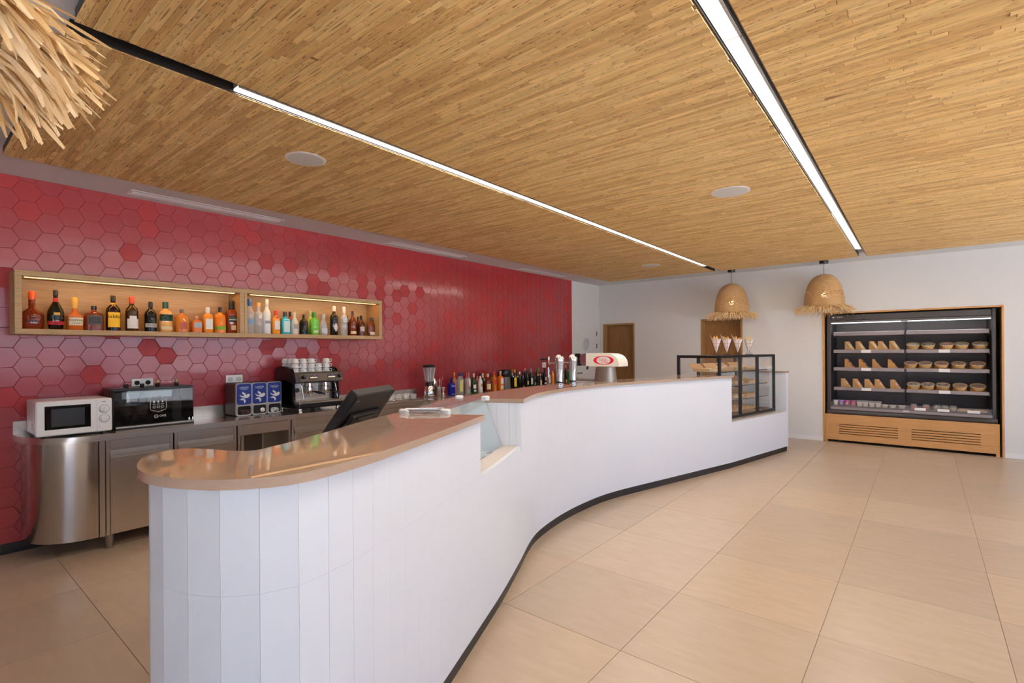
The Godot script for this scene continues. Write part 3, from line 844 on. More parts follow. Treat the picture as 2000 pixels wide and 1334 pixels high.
func build_cold_case() -> void:
	var t := thing("cold_display_case", "low glass cold case with white corner caps set into the bar counter", "display case")
	var y := HT + 0.012
	var p1 := Vector3(-2.165, y, -1.735); var p2 := Vector3(-1.985, y, -1.865); var p3 := Vector3(-2.325, y, -2.555); var p4 := Vector3(-2.495, y, -2.475)
	var down := Vector3(0, -0.006, 0)
	var st := S()
	quad(st, p1, p2, p3, p4, Vector3.UP); quad(st, p1 + down, p2 + down, p3 + down, p4 + down, Vector3.DOWN)
	for e in [[p1, p2], [p2, p3], [p3, p4], [p4, p1]]: quad(st, e[0], e[1], e[1] + down, e[0] + down, (e[0] + e[1]) / 2 - (p1 + p3) / 2)
	part(t, "top_pane", st, M.pane_case)
	# bent front pane that leans out towards its foot
	var q := []
	var b2 := Vector3(-1.925, 0.846, -1.94); var b3 := Vector3(-2.240, 0.846, -2.625)
	for k in 9:
		var f := k / 8.0
		var w := 1.0 - pow(1.0 - f, 1.8)
		var yy := lerpf(y - 0.006, 0.846, f)
		var A := p2.lerp(b2, pow(f, 1.2)); var B := p3.lerp(b3, pow(f, 1.2))
		A.y = yy; B.y = yy
		q.append([A, B])
	st = S()
	var o := Vector3(-0.0055, 0, 0.0025)
	for k in 8:
		st.set_smooth_group(2); quad(st, q[k][0], q[k][1], q[k + 1][1], q[k + 1][0], Vector3.RIGHT)
		st.set_smooth_group(3); quad(st, q[k][0] + o, q[k][1] + o, q[k + 1][1] + o, q[k + 1][0] + o, Vector3.LEFT)
		st.set_smooth_group(-1)
		for s in 2: quad(st, q[k][s], q[k][s] + o, q[k + 1][s] + o, q[k + 1][s], Vector3(0, 0, 1 - 2 * s))
	part(t, "front_pane", st, M.pane_case)
	# near end: clear side pane under a clamped rail
	part(t, "side_rail", tube(S(), [p1 + Vector3(0.01, 0.008, 0), p2 + Vector3(-0.01, 0.008, 0)], 0.008, 8), M.chrome)
	for c in [p1, p2, p3, p4]:
		var out: Vector3 = (c - (p1 + p3) / 2).normalized() * 0.004
		part(t, "corner_cap", loft(S(), [[-0.020, 0.026, 0.020, 2.6], [0.004, 0.028, 0.022, 2.6], [0.010, 0.022, 0.016, 2.4]], 18, Transform3D(Basis(Vector3.UP, 0.46), c + out)), M.white_plastic)
	# tub of crushed ice
	part(t, "tub", prism(S(), [Vector2(-1.905, -1.92), Vector2(-2.235, -2.655), Vector2(-2.475, -2.50), Vector2(-2.135, -1.735)], 0.72, 0.76), M.steel_dull)
	st = S()
	var rr := RandomNumberGenerator.new(); rr.seed = 90
	var c0 := Vector2(-1.925, -1.93); var cx := Vector2(-0.315, -0.70); var cz := Vector2(-0.225, 0.165)
	for k in 420:
		var u := rr.randf(); var v := rr.randf()
		var pp := c0 + cx * u + cz * v
		var s := rr.randf_range(0.010, 0.022)
		box(st, Vector3(-s, -s, -s) * 0.7, Vector3(s, s * 0.8, s) * 0.7, s * 0.25, Transform3D(Basis.from_euler(Vector3(rr.randf() * 6, rr.randf() * 6, rr.randf() * 6)), Vector3(pp.x, 0.775 + rr.randf() * 0.02, pp.y)))
	part(t, "crushed_ice", st, mat(c8(226, 234, 238), 0.25)).set_meta("kind", "stuff")
	for k in 7:
		var pp := c0 + cx * (0.35 + 0.07 * k) + cz * (0.18 + 0.09 * (k % 3))
		var sh := thing("oyster", "dark grey oyster lying on crushed ice in the cold case", "oyster", Vector3(pp.x, 0.802, pp.y), k * 1.3, "oysters on ice")
		part(sh, "shell", loft(S(), [[-0.010, 0.018, 0.012, 2.2], [-0.002, 0.040, 0.026, 2.2], [0.002, 0.041, 0.027, 2.2], [0.0, 0.034, 0.02, 2.2], [-0.003, 0.006, 0.004, 2.0]], 14), mat(c8(92, 82, 80), 0.5))
		part(sh, "flesh", loft(S(), [[0.0005, 0.026, 0.014, 2.0], [0.0045, 0.018, 0.009, 2.0], [0.0055, 0.004, 0.003, 2.0]], 12), mat(c8(178, 160, 150), 0.2))

# ================================================================ black display case at the far end
func build_display_case() -> void:
	var base := Vector3(-1.968, 0.577, -6.508)
	var L := 1.625; var D := 0.60; var H := 0.838
	var t := thing("glass_display_case", "black framed glass display case with four shelves of boxed food at the bar's end", "display case", base, 1.389)
	var f := 0.034
	var fr: Material = M.black_metal
	part(t, "base", bx(Vector3(0, 0, -D), Vector3(L, 0.020, 0.0), 0.002), M.steel_dull)
	for y in [0.020, H - f]:
		part(t, "frame_rail", bx(Vector3(0, y, -f), Vector3(L, y + f, 0), 0.003), fr)
		part(t, "frame_rail", bx(Vector3(0, y, -D), Vector3(L, y + f, -D + f), 0.003), fr)
		for x in [0.0, L - f]: part(t, "frame_rail", bx(Vector3(x, y, -D + f), Vector3(x + f, y + f, -f), 0.003), fr)
	for x in [0.0, L - f]:
		for z in [-f, -D]: part(t, "frame_post", bx(Vector3(x, 0.02, z), Vector3(x + f, H, z + f), 0.003), fr)
	for x in [0.545, 1.05]: part(t, "frame_post", bx(Vector3(x, 0.05, -f), Vector3(x + 0.04, H - f, 0), 0.003), fr)
	for x in [0.50, 1.05]: part(t, "frame_post", bx(Vector3(x, 0.05, -D), Vector3(x + 0.05, H - f, -D + f), 0.003), fr)
	part(t, "top_pane", bx(Vector3(f, H - 0.006, -D + f), Vector3(L - f, H, -f)), M.pane_clear)
	for y in [0.245, 0.430, 0.624]:
		part(t, "shelf", bx(Vector3(0.05, y - 0.009, -D + 0.06), Vector3(L - 0.10, y, -0.07), 0.001), M.pane_shelf)
		part(t, "shelf_edge", bx(Vector3(0.05, y - 0.014, -0.078), Vector3(L - 0.10, y - 0.001, -0.070), 0.001), M.black)
	for b in [[f, 0.545], [0.585, 1.05], [1.09, L - f]]:
		part(t, "front_pane", bx(Vector3(b[0], 0.05, -0.018), Vector3(b[1], H - f, -0.014)), M.pane_clear)
	part(t, "side_pane", bx(Vector3(0.010, 0.05, -D + f), Vector3(0.014, H - f, -f)), M.pane_clear)
	part(t, "side_pane", bx(Vector3(L - 0.014, 0.05, -D + f), Vector3(L - 0.010, H - f, -f)), M.pane_clear)
	part(t, "back_panel", bx(Vector3(1.10, 0.05, -D + 0.014), Vector3(L - f, 0.60, -D + 0.018)), M.white_plastic)
	var xf := t.transform
	# ---- food in kraft boxes
	var n := 0
	var kinds := ["wrap", "roll", "pastry", "wrap"]
	var where := ["lowest shelf", "second shelf up", "third shelf up", "top shelf"]
	var ordn := ["left", "middle", "right"]
	for lv in 4:
		var y: float = [0.056, 0.245, 0.430, 0.624][lv] + 0.001
		for k in 4:
			if lv == 0 and k == 0: continue
			var x: float = [0.20, 0.55, 0.90, 1.26][k] + rng.randf_range(-0.02, 0.02)
			var at: Vector3 = xf * Vector3(x, y, -0.29)
			food_box(at, 1.389 + rng.randf_range(-0.12, 0.12), kinds[(lv + k) % 4], where[lv], k)
			n += 1
	# ---- paper cones of chips on top
	var px := [[1399, 692], [1419.5, 692], [1441, 692], [1463, 691]]
	var labs := ["paper cone of chips in a wire stand, first of four beside the wall doors", "paper cone of chips in a wire stand with a tall pink flap", "paper cone of chips in a wire stand, third of four on the black case", "paper cone of chips leaning in its wire stand nearest the chiller"]
	for k in 4:
		var P := on_plane(px[k][0], px[k][1] - 3, xf * Vector3(0.6, 0, -0.24), xf.basis * Vector3(0, 0, 1))
		cone(Vector3(P.x, base.y + H + 0.001, P.z), k, labs[k])

func food_box(at: Vector3, turn: float, kind: String, level: String, k: int) -> void:
	var what: String = {"wrap": "flat wraps", "roll": "a filled bread roll", "pastry": "pastries"}[kind]
	var t := thing("food_box", "open kraft box of %s on the black case's %s" % [what, level], "food box", at, turn, "kraft food boxes in the glass case")
	var w := 0.145; var d := 0.105; var h := 0.040
	part(t, "tray_floor", bx(Vector3(-w, 0, -d), Vector3(w, 0.003, d)), M.kraft)
	for s in [-1, 1]:
		part(t, "tray_side", bx(Vector3(-w, 0, -0.0015), Vector3(w, h, 0.0015), 0.0, Transform3D(Basis(Vector3.RIGHT, 0.25 * s), Vector3(0, 0, s * d))), M.kraft_light)
		part(t, "tray_end", bx(Vector3(-0.0015, 0, -d), Vector3(0.0015, h, d), 0.0, Transform3D(Basis(Vector3.BACK, -0.25 * s), Vector3(s * w, 0, 0))), M.kraft_light)
	part(t, "lid", bx(Vector3(-w, 0, -0.0015), Vector3(w, 0.085, 0.0015), 0.0, Transform3D(Basis(Vector3.RIGHT, -0.85), Vector3(0, h, -d - 0.01))), M.kraft)
	var bread := mat(c8(206, 158, 96), 0.75); var cream := mat(c8(232, 208, 162), 0.7)
	if kind == "wrap":
		for i in 3: part(t, "wrap", loft(S(), [[-0.075, 0.012, 0.010, 2.2], [-0.068, 0.022, 0.018, 2.4], [0.068, 0.022, 0.018, 2.4], [0.075, 0.012, 0.010, 2.2]], 14, Transform3D(Basis(Vector3.RIGHT, PI / 2) * Basis(Vector3.BACK, 0.1 * i), Vector3(-0.08 + 0.08 * i, 0.026, 0.0))), cream if i == 1 else bread)
	elif kind == "roll":
		part(t, "bread_roll", loft(S(), [[-0.115, 0.006, 0.006, 2.0], [-0.10, 0.028, 0.024, 2.0], [0.0, 0.036, 0.030, 2.0], [0.10, 0.028, 0.024, 2.0], [0.115, 0.006, 0.006, 2.0]], 16, Transform3D(Basis(Vector3.BACK, PI / 2), Vector3(0, 0.036, 0.01))), bread)
		part(t, "lettuce", bx(Vector3(-0.09, 0.034, 0.02), Vector3(0.09, 0.040, 0.052), 0.002), mat(c8(132, 160, 74), 0.7))
	else:
		for i in 2: part(t, "pastry", loft(S(), [[0.0, 0.044, 0.040, 2.6], [0.018, 0.050, 0.044, 2.6], [0.034, 0.036, 0.030, 2.3], [0.040, 0.010, 0.008, 2.0]], 16, Transform3D(Basis(), Vector3(-0.062 + 0.124 * i, 0.004, 0.0))), bread)

func cone(at: Vector3, k: int, label: String) -> void:
	var t := thing("chip_cone", label, "snack cone", at, 0.35 + 0.09 * k, "paper cones of chips")
	var pap := mat([c8(226, 204, 198), c8(232, 214, 210), c8(230, 212, 204), c8(236, 226, 214)][k], 0.8)
	part(t, "paper", lathe([[0.004, 0.03], [0.062, 0.215], [0.058, 0.215], [0.003, 0.04]], 20), pap)
	# torn flap of paper standing up on one side
	var st := S()
	for i in 6:
		var a0 := -0.6 + i * 0.2; var a1 := a0 + 0.2
		var h0: float = 0.215 + 0.075 * (1.0 - absf(-0.6 + i * 0.2) / 0.7); var h1: float = 0.215 + 0.075 * (1.0 - absf(-0.6 + (i + 1) * 0.2) / 0.7)
		var p := func(a: float, h: float) -> Vector3: return Vector3(-cos(a) * (0.062 + (h - 0.215) * 0.32), h, sin(a) * (0.062 + (h - 0.215) * 0.32))
		quad(st, p.call(a0, 0.213), p.call(a1, 0.213), p.call(a1, h1), p.call(a0, h0), Vector3(-1, 0, 0))
	part(t, "paper_flap", st, pap)
	var chip := mat(c8(226, 176, 88), 0.7)
	for i in 9:
		part(t, "chip", bx(Vector3(-0.005, 0, -0.005), Vector3(0.005, rng.randf_range(0.05, 0.085), 0.005), 0.001, Transform3D(Basis.from_euler(Vector3(rng.randf_range(-0.35, 0.35), rng.randf() * 3, rng.randf_range(-0.35, 0.35))), Vector3(rng.randf_range(-0.035, 0.035), 0.175, rng.randf_range(-0.035, 0.035)))), chip)
	st = S()
	for h in [0.10, 0.150, 0.205]:
		tube(st, ring_pts(0.006 + 0.058 * (h - 0.02) / 0.19, h, 20), 0.0016, 6, true)
	for i in 4:
		var a := TAU * i / 4
		tube(st, [Vector3(cos(a), 0, sin(a)) * 0.066 + Vector3(0, 0.205, 0), Vector3(cos(a), 0, sin(a)) * 0.010 + Vector3(0, 0.035, 0), Vector3(cos(a), 0, sin(a)) * 0.028 + Vector3(0, 0.022, 0), Vector3(cos(a), 0, sin(a)) * 0.052 + Vector3(0, 0.003, 0)], 0.0018, 6)
	tube(st, ring_pts(0.052, 0.0022, 20), 0.002, 6, true)
	part(t, "wire_stand", st, mat(c8(62, 44, 30), 0.4, 0.6))

# ================================================================ things on the bar
func build_taps() -> void:
	var labs := ["chrome beer tap column with a black side handle on the bar", "chrome beer tap column beside the soda dispenser"]
	var px := [[1093, 752.5], [1119, 749.5]]
	for k in 2:
		var P := on_y(px[k][0], px[k][1], HT)
		var t := thing("beer_tap", labs[k], "beer tap", Vector3(P.x, HT + 0.0006, P.z), 0.25, "beer taps")
		part(t, "column", lathe([[0.036, 0], [0.036, 0.006], [0.030, 0.012], [0.032, 0.10], [0.042, 0.225], [0.046, 0.248], [0.040, 0.262], [0.014, 0.272], [0.001, 0.273]], 24), M.chrome)
		part(t, "band", lathe([[0.0335, 0.020], [0.034, 0.022], [0.034, 0.034], [0.0335, 0.036]], 24), M.black)
		part(t, "medallion", lathe([[0.027, 0], [0.027, 0.004], [0.024, 0.006], [0.001, 0.0065]], 24, Transform3D(Basis(Vector3.RIGHT, PI / 2 - 0.5), Vector3(0.0, 0.262, 0.026))), mat(c8(222, 206, 200), 0.4))
		part(t, "spout", tube(S(), [Vector3(-0.03, 0.205, 0), Vector3(-0.075, 0.212, 0), Vector3(-0.105, 0.20, 0), Vector3(-0.112, 0.16, 0), Vector3(-0.112, 0.075, 0)], 0.009, 10), M.chrome)
		part(t, "lever", lathe([[0.006, 0], [0.007, 0.02], [0.011, 0.045], [0.009, 0.06], [0.001, 0.064]], 12, Transform3D(Basis(), Vector3(-0.108, 0.208, 0))), M.chrome)
		part(t, "handle", lathe([[0.006, 0], [0.009, 0.02], [0.010, 0.07], [0.006, 0.082], [0.001, 0.083]], 12, Transform3D(Basis(Vector3.BACK, PI / 2), Vector3(-0.112, 0.242, 0))), M.black)

func build_soda() -> void:
	var P := on_y(1183, 744.5, HT)
	var t := thing("soda_dispenser", "white soda dispenser tower with a red oval logo on the bar", "soda dispenser", Vector3(P.x, HT + 0.0006, P.z), 0.0)
	part(t, "pedestal", loft(S(), [[0.0, 0.112, 0.085, 4.0], [0.02, 0.108, 0.082, 4.0], [0.12, 0.098, 0.072, 4.0], [0.150, 0.096, 0.070, 4.0]], 32), M.steel_dull)
	part(t, "collar", loft(S(), [[0.147, 0.080, 0.060, 3.0], [0.160, 0.075, 0.058, 3.0]], 28), M.chrome)
	var o := [Vector2(-0.175, 0.158), Vector2(0.205, 0.158), Vector2(0.207, 0.185), Vector2(0.200, 0.215), Vector2(0.186, 0.240), Vector2(0.165, 0.262), Vector2(0.135, 0.280), Vector2(0.10, 0.290), Vector2(0.05, 0.294), Vector2(-0.175, 0.296)]
	part(t, "cover", extrude(S(), o, -0.10, 0.10, 0.0), mat(c8(238, 228, 212), 0.25))
	part(t, "nose", extrude(S(), [Vector2(-0.175, 0.160), Vector2(-0.175, 0.296), Vector2(-0.215, 0.290), Vector2(-0.245, 0.270), Vector2(-0.262, 0.235), Vector2(-0.245, 0.190), Vector2(-0.215, 0.165)], -0.102, 0.102, 0.003), M.chrome)
	part(t, "valve_block", bx(Vector3(-0.330, 0.185, -0.085), Vector3(-0.262, 0.292, 0.085), 0.006), M.black)
	for k in 4:
		part(t, "nozzle", bx(Vector3(-0.315, 0.160, -0.072 + k * 0.042), Vector3(-0.285, 0.186, -0.052 + k * 0.042), 0.002), M.black)
		part(t, "lever", tube(S(), [Vector3(-0.262 + 0.012 * k, 0.168, -0.06 + k * 0.042), Vector3(-0.255 + 0.030 * k, 0.168, -0.06 + k * 0.042), Vector3(-0.268 + 0.030 * k, 0.120, -0.06 + k * 0.042)], 0.0045, 6), M.black)
	var red := mat(c8(226, 22, 52), 0.4)
	var oval := []; var hole := []
	for k in 40: oval.append(Vector2(0.03 + 0.118 * cos(TAU * k / 40), 0.222 + 0.046 * sin(TAU * k / 40)))
	for k in 40: hole.append(Vector2(0.03 + 0.080 * cos(TAU * k / 40), 0.222 + 0.040 * sin(TAU * k / 40)))
	part(t, "logo_ring", extrude(S(), oval, 0.1003, 0.1012), red)
	part(t, "logo_field", extrude(S(), hole, 0.1012, 0.1018), mat(c8(232, 228, 222), 0.4))
	words(t, "logo_text", "Coca", 0.030, red, Vector3(0.018, 0.232, 0.1022), Basis(Vector3.BACK, 0.06), true)
	words(t, "logo_text", "Cola", 0.030, red, Vector3(0.042, 0.208, 0.1022), Basis(Vector3.BACK, 0.06), true)
	part(t, "drip_tray", bx(Vector3(-0.36, 0.0, -0.10), Vector3(-0.125, 0.014, 0.10), 0.003), M.steel_dull)

func build_till() -> void:
	var A := on_y(687, 760, 1.312); var B := on_y(758, 750, 1.312)
	var ux := (B - A).normalized()
	var staff := Vector3(ux.z, 0, -ux.x)
	if staff.x > 0: staff = -staff
	var up := (Vector3.UP * 0.80 - staff * 0.60).normalized()
	var nz := ux.cross(up)          # towards the customers and down, or the reverse
	if nz.dot(staff) > 0: nz = -nz
	var t := thing("till_monitor", "black touchscreen till leaning back behind the counter, its rear shown", "till")
	t.transform = Transform3D(Basis(ux, up, ux.cross(up)), (A + B) / 2)
	var s := signf(ux.cross(up).dot(nz))
	var w := A.distance_to(B) / 2 + 0.012
	var plastic := mat(c8(25, 23, 24), 0.36)
	var hh := 0.33
	part(t, "screen_shell", bx(Vector3(-w, -hh, minf(0.0, s * 0.054)), Vector3(w, 0, maxf(0.0, s * 0.054)), 0.006), plastic)
	part(t, "screen_glass", bx(Vector3(-w + 0.014, -hh + 0.014, minf(-s * 0.002, s * 0.001)), Vector3(w - 0.014, -0.014, maxf(-s * 0.002, s * 0.001))), M.black_gloss)
	part(t, "rear_cover", bx(Vector3(-w + 0.05, -hh + 0.02, minf(s * 0.052, s * 0.078)), Vector3(w - 0.06, -0.12, maxf(s * 0.052, s * 0.078)), 0.006), plastic)
	part(t, "port_cover", bx(Vector3(-w + 0.10, -0.155, minf(s * 0.078, s * 0.086)), Vector3(w - 0.11, -0.135, maxf(s * 0.078, s * 0.086)), 0.002), mat(c8(62, 56, 54), 0.5))
	for k in 4: part(t, "screw", lathe([[0.004, 0], [0.004, 0.002], [0.001, 0.0025]], 8, Transform3D(Basis(Vector3.RIGHT, s * PI / 2), Vector3(-w + 0.08 + 0.06 * k, -0.22, s * 0.078))), M.steel_dull)
	for sx in [-1, 1]: part(t, "corner_clip", bx(Vector3(sx * (w - 0.03) - 0.014, -0.05, minf(s * 0.053, s * 0.059)), Vector3(sx * (w - 0.03) + 0.014, -0.036, maxf(s * 0.053, s * 0.059)), 0.001), mat(c8(70, 64, 62), 0.5))
	# stand reaches down to the shelf on the staff side
	var mid := Transform3D(Basis(ux, up, ux.cross(up)), (A + B) / 2) * Vector3(0, -0.20, s * 0.05)
	var inv := t.transform.affine_inverse()
	var st := S()
	box(st, Vector3(-0.06, 0.0, -0.03), Vector3(0.06, mid.y - 0.90, 0.03), 0.006, inv * Transform3D(Basis(ux, Vector3.UP, ux.cross(Vector3.UP)), Vector3(mid.x, 0.90, mid.z)))
	box(st, Vector3(-0.13, 0.0, -0.10), Vector3(0.13, 0.03, 0.10), 0.008, inv * Transform3D(Basis(ux, Vector3.UP, ux.cross(Vector3.UP)), Vector3(mid.x, 0.881, mid.z)))
	part(t, "stand", st, plastic)
	# shelf on the staff side of the bar
	var sh := thing("staff_shelf", "stainless steel work shelf on the staff side under the till", "shelf")
	var d := Vector2(ux.x, ux.z); var n := Vector2(staff.x, staff.z)
	var c := Vector2(mid.x, mid.z)
	var q := [c - d * 0.55 - n * 0.10, c + d * 0.42 - n * 0.13, c + d * 0.42 + n * 0.30, c - d * 0.55 + n * 0.30]
	part(sh, "top", prism(S(), q, 0.845, 0.880, 0.002), M.steel)
	for k in [2, 3]:
		var p: Vector2 = q[k].lerp(c, 0.12)
		part(sh, "leg", lathe([[0.018, 0], [0.020, 0.05], [0.020, 0.845]], 12, Transform3D(Basis(), Vector3(p.x, 0, p.y))), M.steel)

# ================================================================ steel run under the tiled wall
const HW := 0.885
const XF := -4.775     # front edge of the steel worktop
func fz(px: float) -> float: return on_x(px, 855, -4.80).z
func build_back_run() -> void:
	# ---- worktop
	var t := thing("steel_worktop", "stainless steel worktop with an upstand along the red tiled wall", "worktop")
	var arc := []
	for k in 9:
		var a := PI / 2 * k / 8.0
		arc.append(Vector2(XL + 0.03 + (XF - XL - 0.03) * sin(a), -0.93 + 0.365 * cos(a)))
	var poly := [Vector2(XL + 0.005, -0.561)]
	poly.append_array(arc)
	poly.append_array([Vector2(XF, -4.225), Vector2(XL + 0.005, -4.225)])
	part(t, "top", prism(S(), poly, HW - 0.047, HW, 0.002), M.steel)
	part(t, "upstand", bx(Vector3(XL + 0.005, HW, -4.46), Vector3(XL + 0.02, HW + 0.102, -0.561), 0.001), M.steel)
	# ---- rounded end of the run
	t = thing("rounded_end_cabinet", "polished steel cabinet end with a rounded corner at the start of the run", "cabinet")
	arc = []
	for k in 13:
		var a := PI / 2 * k / 12.0
		arc.append(Vector2(-5.15 + 0.35 * sin(a), -0.955 + 0.355 * cos(a)))
	var end := [Vector2(XL + 0.02, -0.602)]
	end.append_array(arc); end.append_array([Vector2(-4.80, -0.965), Vector2(XL + 0.02, -0.965)])
	part(t, "shell", prism(S(), end, 0.115, HW - 0.048), mat(c8(200, 192, 182), 0.16, 1.0))
	part(t, "seam_strip", bx(Vector3(-4.80, 0.115, -1.003), Vector3(-4.785, HW - 0.048, -0.969), 0.002), M.steel)
	# ---- cabinet units
	var units := [[206.0, 338.0, "door"], [340.0, 462.0, "door"], [464.0, 568.0, "open"], [570.0, 690.0, "drawers"], [692.0, 834.0, "door"]]
	var labs := ["steel cabinet unit beside the rounded end, below the microwave", "steel cabinet unit below the wine dispenser", "open steel cabinet bay below the sachet dispenser", "steel drawer unit below the coffee machine", "steel cabinet unit below the glass cups"]
	for i in units.size():
		var u: Array = units[i]
		var z0 := fz(u[0]); var z1 := fz(u[1])
		var w: float = (z0 - z1) / 2 - 0.0015
		var c := thing("steel_cabinet", labs[i], "cabinet", Vector3(-4.80, 0, (z0 + z1) / 2), PI / 2, "steel cabinets")
		var y1 := HW - 0.048
		if u[2] == "open":
			var st := S()
			box(st, Vector3(-w, 0.115, -0.50), Vector3(-w + 0.02, y1, 0)); box(st, Vector3(w - 0.02, 0.115, -0.50), Vector3(w, y1, 0))
			box(st, Vector3(-w, 0.115, -0.50), Vector3(w, y1, -0.49)); box(st, Vector3(-w, 0.115, -0.50), Vector3(w, 0.135, 0))
			part(c, "body", st, M.steel)
			part(c, "fascia", bx(Vector3(-w + 0.02, y1 - 0.10, -0.02), Vector3(w - 0.02, y1 - 0.004, 0.004), 0.002), M.steel)
			part(c, "divider", bx(Vector3(-0.004, 0.135, -0.45), Vector3(0.004, y1 - 0.1, -0.05)), M.steel_dull)
		else:
			part(c, "body", bx(Vector3(-w, 0.115, -0.50), Vector3(w, y1, -0.004), 0.001), M.steel)
			for s in [-1, 1]: part(c, "stile", bx(Vector3(minf(s * w, s * (w - 0.022)), 0.115, -0.004), Vector3(maxf(s * w, s * (w - 0.022)), y1, 0.004), 0.001), M.steel)
			part(c, "fascia", bx(Vector3(-w + 0.024, y1 - 0.072, -0.004), Vector3(w - 0.024, y1 - 0.004, 0.004), 0.001), M.steel)
			if u[2] == "door":
				var d := part(c, "door", bx(Vector3(-w + 0.026, 0.12, -0.002), Vector3(w - 0.026, y1 - 0.148, 0.016), 0.002), M.steel)
				part(d, "handle", grip(w - 0.026, y1 - 0.146), M.steel_dull)
			else:
				var yy := y1 - 0.076
				for k in 3:
					var dh := 0.215
					var d := part(c, "drawer", bx(Vector3(-w + 0.026, yy - dh + 0.006, -0.002), Vector3(w - 0.026, yy - 0.072, 0.016), 0.002), M.steel)
					part(d, "handle", grip(w - 0.026, yy - 0.070), M.steel_dull)
					yy -= dh
		for x in ([w - 0.05] if i > 0 else [-w + 0.03, w - 0.05]): part(c, "leg", leg_shape(), M.steel_dull, Transform3D(Basis(), Vector3(x, 0, -0.06)))
	# ---- stone topped counter that carries the bottles
	t = thing("bottle_counter", "white back counter with a beige stone top carrying the bottles", "counter")
	part(t, "top", bx(Vector3(XL + 0.002, HW - 0.032, -8.30), Vector3(-4.60, HW - 0.002, -4.232), 0.002), M.stone)
	part(t, "body", bx(Vector3(XL + 0.01, 0.1, -8.28), Vector3(-4.63, HW - 0.032, -4.25), 0.002), M.white_enamel)
	part(t, "plinth", bx(Vector3(XL + 0.01, 0.0, -8.26), Vector3(-4.68, 0.1, -4.27)), M.skirt)
	# ---- sockets on the wall
	var sl := ["white double wall socket behind the wine dispenser", "white double wall socket above the sachet dispenser", "white wall switch plate above the dark bottles"]
	var k := 0
	for s in [[-1.376, 1.235, 0.079, 0.036], [-2.137, 1.228, 0.079, 0.043], [-7.42, 1.225, 0.055, 0.045]]:
		var o := thing("wall_socket", sl[k], "socket", Vector3(XL + 0.0045, s[1], s[0]), PI / 2, "wall sockets")
		part(o, "plate", bx(Vector3(-s[2], -s[3], 0), Vector3(s[2], s[3], 0.009), 0.002), M.white_plastic)
		if k < 2:
			for x in [-0.04, 0.04]:
				var w := part(o, "well", tube(S(), [Vector3(x, 0, 0.0095), Vector3(x, 0, 0.0100)], 0.020, 20), M.dark_gap if k == 0 else mat(c8(205, 203, 200), 0.5))
				if k == 1:
					part(w, "rim", tube(S(), circle_z(Vector3(x, 0, 0.0105), 0.0205), 0.0010, 6, true), M.ink)
					for q in [-0.009, 0.009]: part(w, "pin_hole", tube(S(), [Vector3(x + q, 0, 0.0100), Vector3(x + q, 0, 0.0106)], 0.0028, 10), M.ink)
		else: part(o, "rocker", bx(Vector3(-0.03, -0.026, 0.009), Vector3(0.03, 0.026, 0.013), 0.002), M.white_enamel)
		k += 1
func circle_z(c: Vector3, r: float, n := 20) -> Array:
	var o := []
	for k in n: o.append(c + Vector3(r * cos(TAU * k / n), r * sin(TAU * k / n), 0))
	return o
func leg_shape() -> SurfaceTool:
	return lathe([[0.020, 0.0], [0.022, 0.004], [0.022, 0.036], [0.026, 0.042], [0.029, 0.116]], 16)
func grip(w: float, y: float) -> SurfaceTool:
	# bent sheet-metal pull running the width of the front
	return extrude(S(), [Vector2(0, 0), Vector2(0.016, 0.0), Vector2(0.022, 0.006), Vector2(0.022, 0.030), Vector2(0.018, 0.034), Vector2(0.015, 0.030), Vector2(0.013, 0.018), Vector2(0.004, 0.016), Vector2(0.002, 0.064), Vector2(0, 0.064)], -w, w, 0.0, Transform3D(Basis(Vector3.BACK, Vector3.UP, Vector3.RIGHT), Vector3(0, y, 0)))

